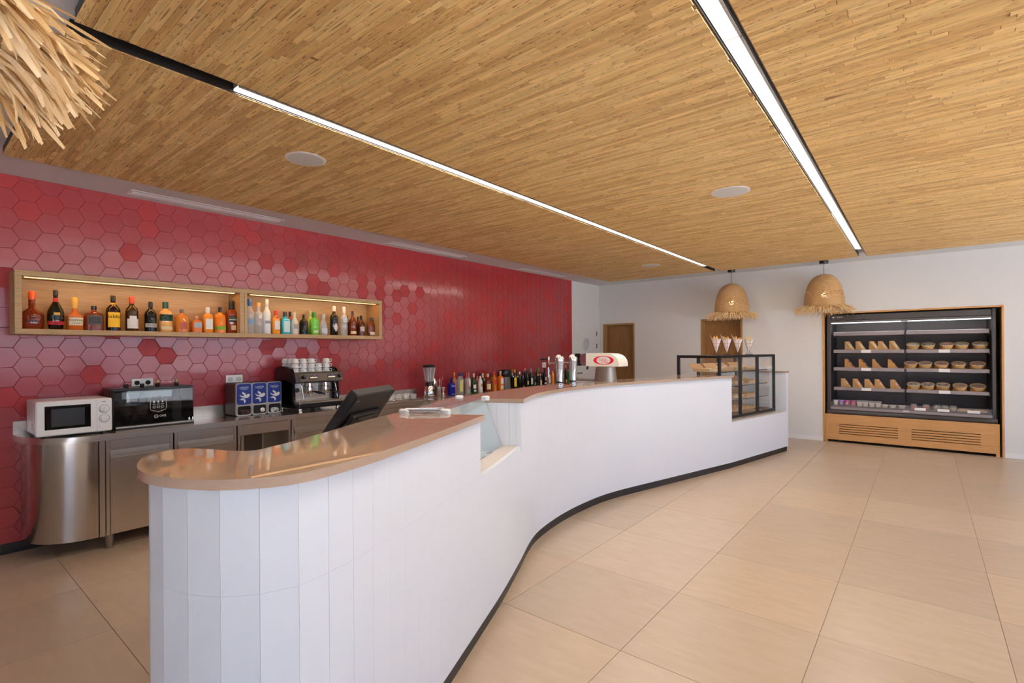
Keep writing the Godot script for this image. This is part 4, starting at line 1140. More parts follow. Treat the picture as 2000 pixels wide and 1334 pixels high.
# ================================================================ appliances
func build_microwave() -> void:
	var t := thing("microwave", "white microwave oven with two round dials at the worktop's rounded end", "microwave", Vector3(-4.875, HW, -0.845), PI / 2)
	var w := 0.215; var h0 := 0.020; var h1 := 0.266
	part(t, "body", bx(Vector3(-w, h0, -0.375), Vector3(w, h1, 0.0), 0.008), M.white_enamel)
	part(t, "front", bx(Vector3(-w - 0.002, h0 - 0.003, 0.0), Vector3(w + 0.002, h1 + 0.001, 0.024), 0.008), M.white_enamel)
	part(t, "door_window", bx(Vector3(-w + 0.045, h0 + 0.042, 0.020), Vector3(0.088, h1 - 0.034, 0.0262), 0.002), M.black_gloss)
	part(t, "window_mesh", bx(Vector3(-w + 0.080, h0 + 0.062, 0.0262), Vector3(0.052, h1 - 0.056, 0.0268)), mat(c8(44, 44, 44), 0.35))
	part(t, "door_seam", bx(Vector3(0.124, h0 + 0.004, 0.0238), Vector3(0.1255, h1 - 0.006, 0.0246)), mat(c8(150, 146, 142), 0.7))
	for y in [0.188, 0.116]:
		var d := part(t, "dial", lathe([[0.026, 0], [0.027, 0.004], [0.024, 0.010], [0.001, 0.0105]], 24, Transform3D(Basis(Vector3.RIGHT, PI / 2), Vector3(0.168, y, 0.0236))), M.white_plastic)
		part(d, "pointer", bx(Vector3(-0.004, -0.022, 0.010), Vector3(0.004, 0.022, 0.021), 0.002, Transform3D(Basis(Vector3.BACK, 0.0 if y > 0.15 else 1.57), Vector3(0.168, y, 0.0236))), M.white_enamel)
		part(d, "scale_ring", tube(S(), circle_z(Vector3(0.168, y, 0.0242), 0.031, 28), 0.0009, 5, true), M.ink)
	part(t, "door_button", bx(Vector3(0.138, 0.045, 0.0236), Vector3(0.200, 0.075, 0.027), 0.002), M.white_plastic)
	part(t, "maker_mark", bx(Vector3(0.160, 0.237, 0.0240), Vector3(0.186, 0.2405, 0.0245), 0.0, Transform3D(Basis(Vector3.BACK, 0.03), Vector3.ZERO)), M.ink)
	for i in 5:
		for j in 4: part(t, "air_hole", bx(Vector3(-w - 0.0006, 0.062 + j * 0.012, -0.10 - i * 0.014), Vector3(-w + 0.001, 0.067 + j * 0.012, -0.095 - i * 0.014)), M.ink)
	for x in [-0.17, 0.17]:
		for z in [-0.33, -0.03]: part(t, "foot", lathe([[0.014, 0], [0.016, 0.021]], 12, Transform3D(Basis(), Vector3(x, 0, z))), M.black)

func build_wine_dispenser() -> void:
	var t := thing("wine_dispenser", "black glass fronted wine dispenser with bottle necks sticking out on top", "wine dispenser", Vector3(-4.965, HW, -1.375), PI / 2)
	var w := 0.278; var h := 0.325
	part(t, "base", bx(Vector3(-w, 0.0, -0.30), Vector3(w, 0.030, 0.03), 0.003), M.black)
	part(t, "base_trim", bx(Vector3(-w + 0.004, 0.012, 0.030), Vector3(w - 0.004, 0.026, 0.034), 0.001), M.steel_dull)
	part(t, "back_panel", bx(Vector3(-w, 0.03, -0.30), Vector3(w, h - 0.02, -0.29), 0.002), M.black)
	for s in [-1, 1]: part(t, "side_panel", bx(Vector3(s * w - 0.006, 0.03, -0.30), Vector3(s * w + 0.006, h - 0.02, 0.0), 0.002), M.black)
	var st := S()
	for x in [-w - 0.006, -0.16, -0.02, 0.12]: pass
	box(st, Vector3(-w - 0.006, h - 0.022, -0.30), Vector3(w + 0.006, h, -0.005), 0.004)
	part(t, "lid", st, M.black)
	part(t, "front_glass", bx(Vector3(-w, 0.034, 0.0), Vector3(w, h - 0.022, 0.005)), pane(Color(0.05, 0.05, 0.055), 0.55))
	part(t, "clear_band", bx(Vector3(-w + 0.05, h - 0.085, 0.0055), Vector3(w - 0.16, h - 0.03, 0.0065)), pane(Color(0.6, 0.75, 0.8), 0.25))
	var bl := mat(c8(30, 30, 26), 0.12); var lab := mat(c8(206, 200, 190), 0.7)
	var xs := [-0.175, -0.065, 0.045, 0.185]
	for k in 4:
		var b := thing("wine_bottle", ["dark wine bottle with a black top in the dispenser, beside the microwave", "dark wine bottle with a black top in the dispenser, second in the row", "dark wine bottle with a cork in the middle of the dispenser", "clear wine bottle with a cork and white label at the dispenser's end"][k], "wine bottle", t.transform * Vector3(xs[k], 0.031, -0.10), PI / 2, "bottles in the wine dispenser")
		part(b, "glass", lathe([[0.034, 0], [0.036, 0.004], [0.036, 0.185], [0.030, 0.215], [0.0145, 0.245], [0.0135, 0.312]], 20), bl if k < 3 else solid_glass(Color(0.8, 0.88, 0.86)))
		part(b, "label", lathe([[0.0364, 0.07], [0.0366, 0.071], [0.0366, 0.150], [0.0364, 0.151]], 20), lab)
		part(b, "collar", lathe([[0.0145, 0.290], [0.0160, 0.292], [0.0160, 0.322], [0.013, 0.324]], 16), M.black)
		if k >= 2: part(b, "cork", lathe([[0.0105, 0.322], [0.0115, 0.328], [0.012, 0.348], [0.010, 0.351]], 14), mat(c8(196, 150, 92), 0.8))
	# crest printed on the glass
	var crest := [Vector2(-0.062, 0.058), Vector2(-0.045, 0.066), Vector2(-0.018, 0.060), Vector2(0.0, 0.070), Vector2(0.018, 0.060), Vector2(0.045, 0.066), Vector2(0.062, 0.058), Vector2(0.054, 0.035), Vector2(0.058, -0.030), Vector2(0.052, -0.050), Vector2(0.028, -0.056), Vector2(0.0, -0.066), Vector2(-0.028, -0.056), Vector2(-0.052, -0.050), Vector2(-0.058, -0.030), Vector2(-0.054, 0.035)]
	var pts := []
	for v in crest: pts.append(Vector3(0.02 + v.x, 0.185 + v.y, 0.007))
	part(t, "crest_outline", tube(S(), pts, 0.0018, 5, true), M.ink_white)
	st = S()
	for x in [-0.030, 0.0, 0.030]:
		tube(st, circle_z(Vector3(0.02 + x, 0.160, 0.007), 0.009, 14), 0.0014, 5, true)
		box(st, Vector3(0.02 + x - 0.009, 0.182, 0.0064), Vector3(0.02 + x + 0.009, 0.186, 0.0074)); box(st, Vector3(0.02 + x - 0.006, 0.196, 0.0064), Vector3(0.02 + x + 0.006, 0.212, 0.0074))
	part(t, "crest_figures", st, M.ink_white)
	part(t, "mark_ring", tube(S(), circle_z(Vector3(0.004, 0.082, 0.007), 0.014, 20), 0.0016, 5, true), M.ink_white)
	words(t, "mark_text", "CAVE", 0.016, M.ink_white, Vector3(0.052, 0.084, 0.007))
	words(t, "mark_text", "CA", 0.011, M.ink_white, Vector3(0.004, 0.082, 0.007))
	part(t, "tap", lathe([[0.008, 0], [0.009, 0.012], [0.005, 0.026]], 12, Transform3D(Basis(), Vector3(0.235, 0.028, 0.045))), M.chrome)
	part(t, "tap", lathe([[0.008, 0], [0.009, 0.012], [0.005, 0.026]], 12, Transform3D(Basis(), Vector3(0.262, 0.028, 0.045))), M.chrome)

func build_sachets() -> void:
	var xs := [-0.145, 0.0, 0.145]
	var blue := mat(c8(16, 42, 128), 0.35)
	var grey := mat(c8(86, 78, 76), 0.4, 0.5)
	var rimm := mat(c8(196, 192, 188), 0.3, 0.8)
	var labs := ["blue fronted coffee sachet dispenser holding dark sachets, first of three", "blue fronted coffee sachet dispenser holding a white roll, middle of three", "blue fronted coffee sachet dispenser full of white sachets, beside the coffee machine"]
	for k in 3:
		var t := thing("sachet_dispenser", labs[k], "dispenser", Vector3(-5.02, HW, -2.252 - xs[k]), PI / 2, "coffee sachet dispensers")
		var w := 0.0715; var h := 0.315
		part(t, "case", bx(Vector3(-w, 0.003, -0.26), Vector3(w, h, -0.02), 0.014), grey)
		part(t, "rim", extrude(S(), rrect(-w, 0.002, w, h, 0.022), -0.022, 0.0, 0.002), rimm)
		part(t, "sign", extrude(S(), rrect(-w + 0.006, 0.112, w - 0.006, h - 0.006, 0.020), -0.002, 0.003, 0.001), blue)
		part(t, "mouth", extrude(S(), rrect(-w + 0.008, 0.012, w - 0.008, 0.100, 0.022), -0.002, 0.0012), M.black)
		part(t, "mouth_rim", tube(S(), loop_of(rrect(-w + 0.008, 0.012, w - 0.008, 0.100, 0.022), 0.003), 0.0035, 6, true), rimm)
		words(t, "sign_text", "LAVAZZA", 0.0155, M.ink_white, Vector3(0, 0.272, 0.0036))
		part(t, "sign_line", bx(Vector3(-0.026, 0.2545, 0.0030), Vector3(0.026, 0.2565, 0.0037)), M.ink_white)
		# curl of steam over a cup: three tapering strokes
		var st := S()
		for s in [[[-0.004, 0.232], [-0.014, 0.222], [0.012, 0.206], [-0.002, 0.196]], [[-0.042, 0.208], [-0.024, 0.190], [0.012, 0.190], [0.044, 0.206], [0.036, 0.184], [0.006, 0.176], [-0.032, 0.168]], [[-0.042, 0.160], [-0.010, 0.160], [0.006, 0.150], [0.004, 0.136], [-0.002, 0.126]]]:
			var pp := []
			for q in s: pp.append(Vector2(q[0], q[1]))
			var c := spline(pp, 4)
			for i in range(c.size() - 1):
				var f := sin(PI * (i + 0.6) / c.size()); var f2 := sin(PI * (i + 1.6) / c.size())
				var d: Vector2 = (c[i + 1] - c[i]).normalized().orthogonal()
				var a0: Vector2 = c[i] + d * 0.0085 * f; var a1: Vector2 = c[i] - d * 0.0085 * f
				var b0: Vector2 = c[i + 1] + d * 0.0085 * f2; var b1: Vector2 = c[i + 1] - d * 0.0085 * f2
				quad(st, Vector3(a0.x, a0.y, 0.0037), Vector3(a1.x, a1.y, 0.0037), Vector3(b1.x, b1.y, 0.0037), Vector3(b0.x, b0.y, 0.0037), Vector3.BACK)
		part(t, "sign_swirl", st, M.ink_white)
		# what fills the mouth
		var cols := [c8(86, 58, 46), c8(60, 50, 46), c8(216, 218, 220)]
		st = S()
		var rr := RandomNumberGenerator.new(); rr.seed = 5 + k
		for i in 16:
			box(st, Vector3(-0.022, -0.003, -0.006), Vector3(0.022, 0.003, 0.006), 0.001, Transform3D(Basis.from_euler(Vector3(rr.randf() * 2, rr.randf() * 3, rr.randf_range(-0.6, 0.6))), Vector3(rr.randf_range(-0.035, 0.035), rr.randf_range(0.024, 0.055 if k != 1 else 0.04), rr.randf_range(0.0, 0.012))))
		part(t, "sachets", st, mat(cols[k], 0.5)).set_meta("kind", "stuff")
		if k == 1: part(t, "roll", lathe([[0.010, 0], [0.020, 0.0], [0.020, 0.02], [0.010, 0.02]], 20, Transform3D(Basis(Vector3.RIGHT, PI / 2 - 0.3), Vector3(0.02, 0.045, 0.002))), M.paper)
func loop_of(p: Array, z: float) -> Array:
	var o := []
	for v in p: o.append(Vector3(v.x, v.y, z))
	return o

func build_coffee_machine() -> void:
	var t := thing("espresso_machine", "black and steel two group espresso machine with cups piled on top", "coffee machine", Vector3(-5.03, HW, -2.79), PI / 2)
	var bk: Material = M.black; var st: SurfaceTool
	# side covers with arched tops
	for s in [-1, 1]:
		var o := [Vector2(-0.25, 0.075), Vector2(0.10, 0.075), Vector2(0.12, 0.12), Vector2(0.10, 0.40), Vector2(0.07, 0.435), Vector2(0.0, 0.455), Vector2(-0.10, 0.462), Vector2(-0.20, 0.455), Vector2(-0.25, 0.43)]
		part(t, "side_cover", extrude(S(), o, s * 0.245 - 0.016, s * 0.245 + 0.016, 0.003, Transform3D(Basis(Vector3.BACK, Vector3.UP, Vector3.RIGHT), Vector3.ZERO)), M.black_gloss)
	part(t, "body", bx(Vector3(-0.228, 0.08, -0.25), Vector3(0.228, 0.375, 0.04), 0.004), M.steel_dull)
	part(t, "splash_panel", bx(Vector3(-0.222, 0.11, 0.04), Vector3(0.222, 0.29, 0.046), 0.002), M.steel)
	part(t, "cup_tray", bx(Vector3(-0.226, 0.375, -0.25), Vector3(0.226, 0.388, 0.06), 0.003), M.steel_dull)
	# overhanging head with the keypads
	var head := [Vector2(0.02, 0.300), Vector2(0.165, 0.290), Vector2(0.190, 0.302), Vector2(0.165, 0.392), Vector2(0.155, 0.400), Vector2(0.02, 0.400)]
	part(t, "head", extrude(S(), head, -0.262, 0.262, 0.003, Transform3D(Basis(Vector3.BACK, Vector3.UP, Vector3.RIGHT), Vector3.ZERO)), bk)
	var tilt := Basis(Vector3.RIGHT, -0.27)
	part(t, "head_face", bx(Vector3(-0.222, -0.040, 0.0), Vector3(0.256, 0.040, 0.004), 0.002, Transform3D(tilt, Vector3(0, 0.347, 0.178))), mat(c8(84, 70, 58), 0.32, 0.3))
	for kx in [-0.070, 0.132]:
		var kp := part(t, "keypad", bx(Vector3(kx - 0.05, -0.024, 0.004), Vector3(kx + 0.05, 0.024, 0.006), 0.001, Transform3D(tilt, Vector3(0, 0.347, 0.178))), mat(c8(52, 42, 34), 0.4))
		for i in 5: part(kp, "key_light", lathe([[0.0058, 0.0], [0.0058, 0.001], [0.001, 0.0012]], 12, Transform3D(tilt, Vector3(0, 0.347, 0.178)) * Transform3D(Basis(Vector3.RIGHT, PI / 2), Vector3(kx - 0.032 + i * 0.016, -0.002, 0.006))), glow(Color(1, 0.92, 0.8), 1.2))
		part(kp, "status_light", lathe([[0.004, 0.0], [0.004, 0.001], [0.001, 0.0012]], 10, Transform3D(tilt, Vector3(0, 0.347, 0.178)) * Transform3D(Basis(Vector3.RIGHT, PI / 2), Vector3(kx + 0.012, 0.016, 0.006))), glow(Color(0.45, 0.25, 1.0), 1.5))
	for kx in [-0.178, 0.222]:
		part(t, "steam_knob", lathe([[0.016, 0], [0.019, 0.006], [0.022, 0.03], [0.018, 0.036], [0.001, 0.037]], 16, Transform3D(tilt, Vector3(kx, 0.352, 0.178)) * Transform3D(Basis(Vector3.RIGHT, PI / 2), Vector3.ZERO)), bk)
	# brewing groups and portafilters
	for kx in [-0.070, 0.112]:
		var g := part(t, "group", lathe([[0.030, 0.205], [0.036, 0.210], [0.036, 0.245], [0.030, 0.250], [0.030, 0.298]], 22, Transform3D(Basis(), Vector3(kx, 0, 0.11))), M.chrome)
		part(g, "basket", lathe([[0.010, 0.172], [0.026, 0.180], [0.031, 0.205]], 20, Transform3D(Basis(), Vector3(kx, 0, 0.11))), M.chrome)
		part(g, "spout", tube(S(), [Vector3(kx, 0.178, 0.11), Vector3(kx, 0.158, 0.118), Vector3(kx, 0.146, 0.112)], 0.007, 8), M.chrome)
		part(g, "handle", lathe([[0.007, 0], [0.010, 0.02], [0.013, 0.06], [0.012, 0.11], [0.009, 0.12], [0.001, 0.121]], 14, Transform3D(Basis(Vector3.UP, 0.75) * Basis(Vector3.RIGHT, PI / 2 + 0.22), Vector3(kx + 0.024, 0.200, 0.135))), bk)
	for kx in [-0.175, 0.205]: part(t, "steam_wand", tube(S(), [Vector3(kx, 0.30, 0.12), Vector3(kx, 0.25, 0.14), Vector3(kx + 0.01, 0.125, 0.155)], 0.005, 8), M.chrome)
	part(t, "gauge", lathe([[0.024, 0], [0.026, 0.004], [0.022, 0.010], [0.001, 0.0105]], 20, Transform3D(Basis(Vector3.RIGHT, PI / 2), Vector3(-0.180, 0.215, 0.046))), bk)
	part(t, "gauge_ring", tube(S(), circle_z(Vector3(-0.180, 0.215, 0.052), 0.026), 0.003, 6, true), M.chrome)
	for y in [0.265, 0.235, 0.155]: part(t, "bolt", lathe([[0.006, 0], [0.005, 0.004], [0.001, 0.005]], 10, Transform3D(Basis(Vector3.RIGHT, PI / 2), Vector3(-0.212, y, 0.046))), M.chrome)
	# drip tray
	part(t, "drip_tray", bx(Vector3(-0.245, 0.075, 0.03), Vector3(0.245, 0.105, 0.225), 0.004), M.steel)
	for i in 12: part(t, "grate_bar", bx(Vector3(-0.215 + i * 0.036, 0.105, 0.06), Vector3(-0.195 + i * 0.036, 0.109, 0.215), 0.001), M.steel_dull)
	part(t, "tray_front", bx(Vector3(-0.245, 0.045, 0.19), Vector3(0.245, 0.092, 0.228), 0.006), bk)
	part(t, "lower_cover", bx(Vector3(-0.245, 0.035, -0.25), Vector3(0.245, 0.078, 0.18), 0.004), bk)
	for x in [-0.21, 0.21]:
		for z in [-0.2, 0.17]: part(t, "foot", lathe([[0.022, 0], [0.024, 0.004], [0.018, 0.036]], 14, Transform3D(Basis(), Vector3(x, 0, z))), M.chrome)
	# ---- cups upside down in piles
	var cup0: Node3D = null
	var piles := [[-0.180, -0.185, 3], [-0.170, -0.100, 3], [-0.168, -0.010, 3], [-0.080, -0.010, 3], [0.008, -0.008, 3], [-0.085, -0.130, 2], [0.010, -0.130, 2], [0.092, -0.010, 2], [0.176, 0.0, 3], [0.115, -0.130, 2]]
	var n := 0
	for p in piles:
		for l in p[2]:
			var at: Vector3 = t.transform * Vector3(p[0], 0.3885 + l * 0.0512, p[1])
			var turn := PI / 2 - 0.55 - 0.12 * (n % 3)
			var lab := "white coffee cup upside down in a pile on the espresso machine"
			if cup0 == null:
				cup0 = thing("coffee_cup", lab, "cup", at, turn, "white cups piled on the espresso machine")
				part(cup0, "bowl", lathe([[0.0365, 0.0], [0.0385, 0.002], [0.0375, 0.020], [0.032, 0.040], [0.024, 0.049], [0.020, 0.051], [0.001, 0.050]], 24), M.ceramic)
				part(cup0, "handle", tube(S(), [Vector3(0.033, 0.040, 0), Vector3(0.050, 0.040, 0), Vector3(0.060, 0.032, 0), Vector3(0.058, 0.020, 0), Vector3(0.048, 0.012, 0), Vector3(0.036, 0.014, 0)], 0.0042, 8), M.ceramic)
				part(cup0, "emblem", tube(S(), circle_on(0.0383, 0.026, 0.011), 0.0006, 5, true), mat(c8(110, 104, 100), 0.5))
			else: dup(cup0, at, turn)
			n += 1
func circle_on(r: float, y: float, s: float) -> Array:
	var o := []
	for k in 14:
		var a := TAU * k / 14
		var an := PI / 2 + s * cos(a) / r
		var rad := r - 0.0004 - 0.10 * maxf(0.0, (y + s * sin(a)) - 0.022)
		o.append(Vector3(cos(an) * rad, y + s * sin(a), sin(an) * rad))
	return o

func build_glass_cups() -> void:
	var tr := thing("drainer_tray", "perforated steel drainer tray for glass cups on the worktop", "tray", Vector3(-4.98, HW, -3.80), PI / 2)
	part(tr, "tray", bx(Vector3(-0.36, 0.0, -0.20), Vector3(0.36, 0.012, 0.17), 0.003), M.steel_dull)
	part(tr, "tray_rim", tube(S(), [Vector3(-0.36, 0.014, -0.20), Vector3(0.36, 0.014, -0.20), Vector3(0.36, 0.014, 0.17), Vector3(-0.36, 0.014, 0.17)], 0.004, 6, true), M.chrome)
	var g0: Node3D = null
	for row in 2:
		for k in 6:
			var at: Vector3 = tr.transform * Vector3(-0.285 + k * 0.112 + 0.03 * row, 0.0125, 0.07 - row * 0.16)
			if g0 == null:
				g0 = thing("glass_cup", "clear glass cup on a saucer on the steel drainer tray", "cup", at, PI / 2, "glass cups on the drainer tray")
				part(g0, "saucer", lathe([[0.022, 0], [0.024, 0.002], [0.050, 0.010], [0.051, 0.012], [0.024, 0.005], [0.001, 0.005]], 24), M.ceramic)
				part(g0, "bowl", lathe([[0.018, 0.006], [0.022, 0.008], [0.036, 0.030], [0.040, 0.066], [0.0375, 0.066], [0.033, 0.032], [0.018, 0.014], [0.001, 0.013]], 24), pane(Color(0.95, 0.98, 0.98), 0.22))
				part(g0, "handle", tube(S(), [Vector3(0.037, 0.056, 0), Vector3(0.056, 0.054, 0), Vector3(0.060, 0.040, 0), Vector3(0.050, 0.026, 0), Vector3(0.035, 0.028, 0)], 0.004, 8), M.glass)
				part(g0, "spoon", tube(S(), [Vector3(-0.03, 0.014, 0.035), Vector3(0.0, 0.016, 0.042), Vector3(0.05, 0.018, 0.040)], 0.0022, 6), M.chrome)
			else: dup(g0, at, PI / 2 + 0.1 * k)
	# ---- blender
	var t := thing("blender", "bar blender with a silver base and black lid beside the bottles", "blender", Vector3(-5.13, HW - 0.001, -4.53), PI / 2)
	part(t, "base", lathe([[0.075, 0], [0.078, 0.006], [0.072, 0.05], [0.062, 0.13], [0.055, 0.145]], 28), M.chrome)
	part(t, "base_collar", lathe([[0.052, 0.145], [0.056, 0.150], [0.052, 0.185], [0.046, 0.192]], 24), M.black)
	part(t, "switch", lathe([[0.018, 0], [0.018, 0.010], [0.012, 0.014], [0.001, 0.0145]], 16, Transform3D(Basis(Vector3.RIGHT, PI / 2 - 0.12), Vector3(0.02, 0.085, 0.062))), M.black)
	part(t, "jar", loft(S(), [[0.192, 0.046, 0.046, 2.6], [0.24, 0.056, 0.056, 2.8], [0.395, 0.080, 0.080, 3.0], [0.395, 0.074, 0.074, 3.0], [0.245, 0.050, 0.050, 2.8], [0.205, 0.040, 0.040, 2.6]], 28), M.pane_case)
	for k in 4: part(t, "jar_rib", tube(S(), [Vector3(0.052, 0.21, 0).rotated(Vector3.UP, 0.6 + k * PI / 2), Vector3(0.078, 0.385, 0).rotated(Vector3.UP, 0.6 + k * PI / 2)], 0.004, 6), M.glass)
	part(t, "lid", lathe([[0.078, 0.392], [0.084, 0.398], [0.084, 0.415], [0.06, 0.424], [0.030, 0.430], [0.001, 0.431]], 28), M.black)
	# ---- jigger and a pot of bar tools
	t = thing("jigger", "tall silver double cone jigger beside the blue bottle", "jigger", on_x(866, 770, -4.95) * Vector3(1, 0, 1) + Vector3(0, HW - 0.0015, 0), 0)
	part(t, "cone", lathe([[0.022, 0], [0.023, 0.002], [0.012, 0.055], [0.011, 0.060], [0.026, 0.130], [0.027, 0.1305], [0.024, 0.128], [0.003, 0.07]], 22), M.chrome)
	t = thing("bar_tool_pot", "steel pot of bar spoons and tongs beside the blender", "tool pot", on_x(857, 770, -5.14) * Vector3(1, 0, 1) + Vector3(0, HW - 0.0015, 0), 0)
	part(t, "pot", lathe([[0.040, 0], [0.042, 0.004], [0.045, 0.12], [0.042, 0.12], [0.040, 0.008], [0.001, 0.008]], 22), M.steel)
	for k in 6:
		var a := TAU * k / 6
		part(t, "tool", tube(S(), [Vector3(cos(a) * 0.012, 0.01, sin(a) * 0.012), Vector3(cos(a) * 0.055, 0.20 + 0.025 * (k % 3), sin(a) * 0.055)], 0.0035, 6), M.chrome)
	t = thing("cocktail_shaker", "slim steel cocktail shaker beside the jigger", "shaker", on_x(848, 770, -5.24) * Vector3(1, 0, 1) + Vector3(0, HW - 0.0015, 0), 0)
	part(t, "cup", lathe([[0.030, 0], [0.032, 0.004], [0.042, 0.16]], 22), M.chrome)
	part(t, "cap", lathe([[0.043, 0.16], [0.040, 0.18], [0.020, 0.215], [0.018, 0.235], [0.001, 0.238]], 22), M.chrome)
	# ---- citrus juicer among the bottles
	var P := on_x(986, 760, -5.08)
	t = thing("citrus_juicer", "grey citrus juicer with a black domed top among the bottles", "juicer", Vector3(P.x, HW - 0.0015, P.z), PI / 2)
	part(t, "body", loft(S(), [[0.0, 0.085, 0.08, 3.0], [0.02, 0.088, 0.083, 3.0], [0.20, 0.074, 0.07, 3.0]], 24), mat(c8(128, 122, 118), 0.35, 0.6))
	part(t, "dome", loft(S(), [[0.20, 0.098, 0.092, 2.6], [0.215, 0.108, 0.102, 2.6], [0.275, 0.108, 0.102, 2.6], [0.305, 0.09, 0.085, 2.4], [0.312, 0.04, 0.04, 2.0]], 24), M.black)
	part(t, "badge", bx(Vector3(-0.02, 0.298, 0.045), Vector3(0.02, 0.308, 0.060), 0.002), M.white_plastic)
	part(t, "lever", tube(S(), [Vector3(0.09, 0.29, 0), Vector3(0.14, 0.25, 0.03), Vector3(0.15, 0.19, 0.05)], 0.008, 8), M.chrome)

# ================================================================ bottles
var SH := {
	"round": [[0, .93], [.012, 1], [.56, 1], [.64, .90], [.71, .58], [.76, .38], [.80, .33], [1, .32]],
	"wine": [[0, .95], [.012, 1], [.58, 1], [.66, .88], [.72, .52], [.77, .38], [1, .35]],
	"gin": [[0, .95], [.012, 1], [.62, 1], [.68, .92], [.72, .55], [.745, .40], [1, .38]],
	"decanter": [[0, .80], [.012, .86], [.18, 1], [.34, .98], [.48, .72], [.58, .34], [.64, .26], [1, .25]],
	"tear": [[0, .74], [.012, .80], [.22, .97], [.34, 1], [.46, .94], [.60, .62], [.70, .33], [.78, .26], [1, .26]],
	"squat": [[0, .92], [.015, 1], [.60, 1], [.70, .86], [.76, .40], [.80, .26], [1, .26]],
	"slim": [[0, .95], [.01, 1], [.60, 1], [.68, .72], [.74, .45], [.80, .42], [1, .40]],
	"milk": [[0, .92], [.012, 1], [.45, 1], [.58, .86], [.70, .55], [.80, .34], [1, .32]],
	"shield": [[0, .88], [.015, .93], [.22, 1], [.36, .99], [.42, .90], [.52, .42], [.57, .28], [1, .27]],
	"facet": [[0, .84], [.015, .88], [.38, 1], [.42, .99], [.50, .52], [.56, .32], [1, .29]],
	"flask": [[0, .70], [.02, .84], [.22, 1], [.48, 1], [.64, .80], [.72, .36], [.77, .27], [1, .26]]}
func prof_at(pr: Array, y: float) -> float:
	for i in range(pr.size() - 1):
		if y <= pr[i + 1][0]: return lerpf(pr[i][1], pr[i + 1][1], (y - pr[i][0]) / (pr[i + 1][0] - pr[i][0]))
	return pr[pr.size() - 1][1]
# o: shape, n (squareness), flat, cap [from, colour], glass material, fill, labels [[y0, y1, half angle, colour]], texts [[text, y, size, colour]]
func bottle(called: String, label: String, at: Vector3, turn: float, H: float, R: float, o: Dictionary, group: String) -> Node3D:
	var t := thing(called, label, "bottle", at, turn, group)
	var pr: Array = SH[o.shape]
	var n: float = o.get("n", 2.0); var fl: float = o.get("flat", 1.0)
	var cf: float = o.cap[0]
	var P := []
	for e in pr:
		var nn: float = n if e[1] > 0.5 else 2.0
		var f2: float = fl if e[1] > 0.5 else 1.0
		if e[0] < cf: P.append([e[0] * H, e[1] * R, e[1] * R * f2, nn])
	var rn := prof_at(pr, cf) * R
	P.append([cf * H, rn, rn, 2.0])
	part(t, "glass", loft(S(), P, 20), o.glass)
	part(t, "cap", loft(S(), [[cf * H, rn * 1.08, rn * 1.08, 2.0], [(cf + 0.01) * H, rn * 1.14, rn * 1.14, 2.0], [H * 0.99, rn * 1.12, rn * 1.12, 2.0], [H, rn * 0.98, rn * 0.98, 2.0]], 16), cm(o.cap[1], 0.35))
	var surf := func(a: float, y: float, off: float) -> Vector3:
		var r := prof_at(pr, y / H) * R
		var v := sec(a, r + off, r * fl + off, n)
		return Vector3(v.x, y, v.y)
	var up := 0.0007
	for l in o.get("labels", []):
		var st := S()
		var ny := 4; var na := 12
		for i in ny:
			for k in na:
				var y0: float = lerpf(l[0], l[1], float(i) / ny) * H; var y1: float = lerpf(l[0], l[1], float(i + 1) / ny) * H
				var a0: float = PI / 2 - l[2] + 2 * l[2] * k / na; var a1: float = PI / 2 - l[2] + 2 * l[2] * (k + 1) / na
				st.set_smooth_group(2)
				quad(st, surf.call(a0, y0, up), surf.call(a1, y0, up), surf.call(a1, y1, up), surf.call(a0, y1, up), Vector3(cos(a0), 0, sin(a0)))
		up += 0.0005
		part(t, "label", st, cm(l[3], 0.6))
	for x in o.get("texts", []):
		var tm := lettering(x[0], x[2] * H, x.size() > 4)
		var ar := tm.get_mesh_arrays()
		if ar.is_empty(): continue
		var vs: PackedVector3Array = ar[Mesh.ARRAY_VERTEX]
		var ns := PackedVector3Array()
		for i in vs.size():
			var yy := clampf(x[1] * H + vs[i].y, 0.0, H)
			var r := prof_at(pr, yy / H) * R * (1.0 if n < 2.5 else 0.95)
			vs[i] = surf.call(PI / 2 - vs[i].x / r, yy, up + 0.0006)
			ns.append(Vector3(0, 0, 1))
		var arr := []; arr.resize(Mesh.ARRAY_MAX)
		arr[Mesh.ARRAY_VERTEX] = vs; arr[Mesh.ARRAY_NORMAL] = ns
		if ar[Mesh.ARRAY_INDEX] != null: arr[Mesh.ARRAY_INDEX] = ar[Mesh.ARRAY_INDEX]
		var am := ArrayMesh.new(); am.add_surface_from_arrays(Mesh.PRIMITIVE_TRIANGLES, arr)
		put(t, "label_text", am, cm(x[3], 0.6))
	return t
var cmat := {}
func cm(c: Color, rough: float) -> StandardMaterial3D:
	var k := "%s%s" % [c.to_html(), rough]
	if not cmat.has(k): cmat[k] = mat(c, rough)
	return cmat[k]

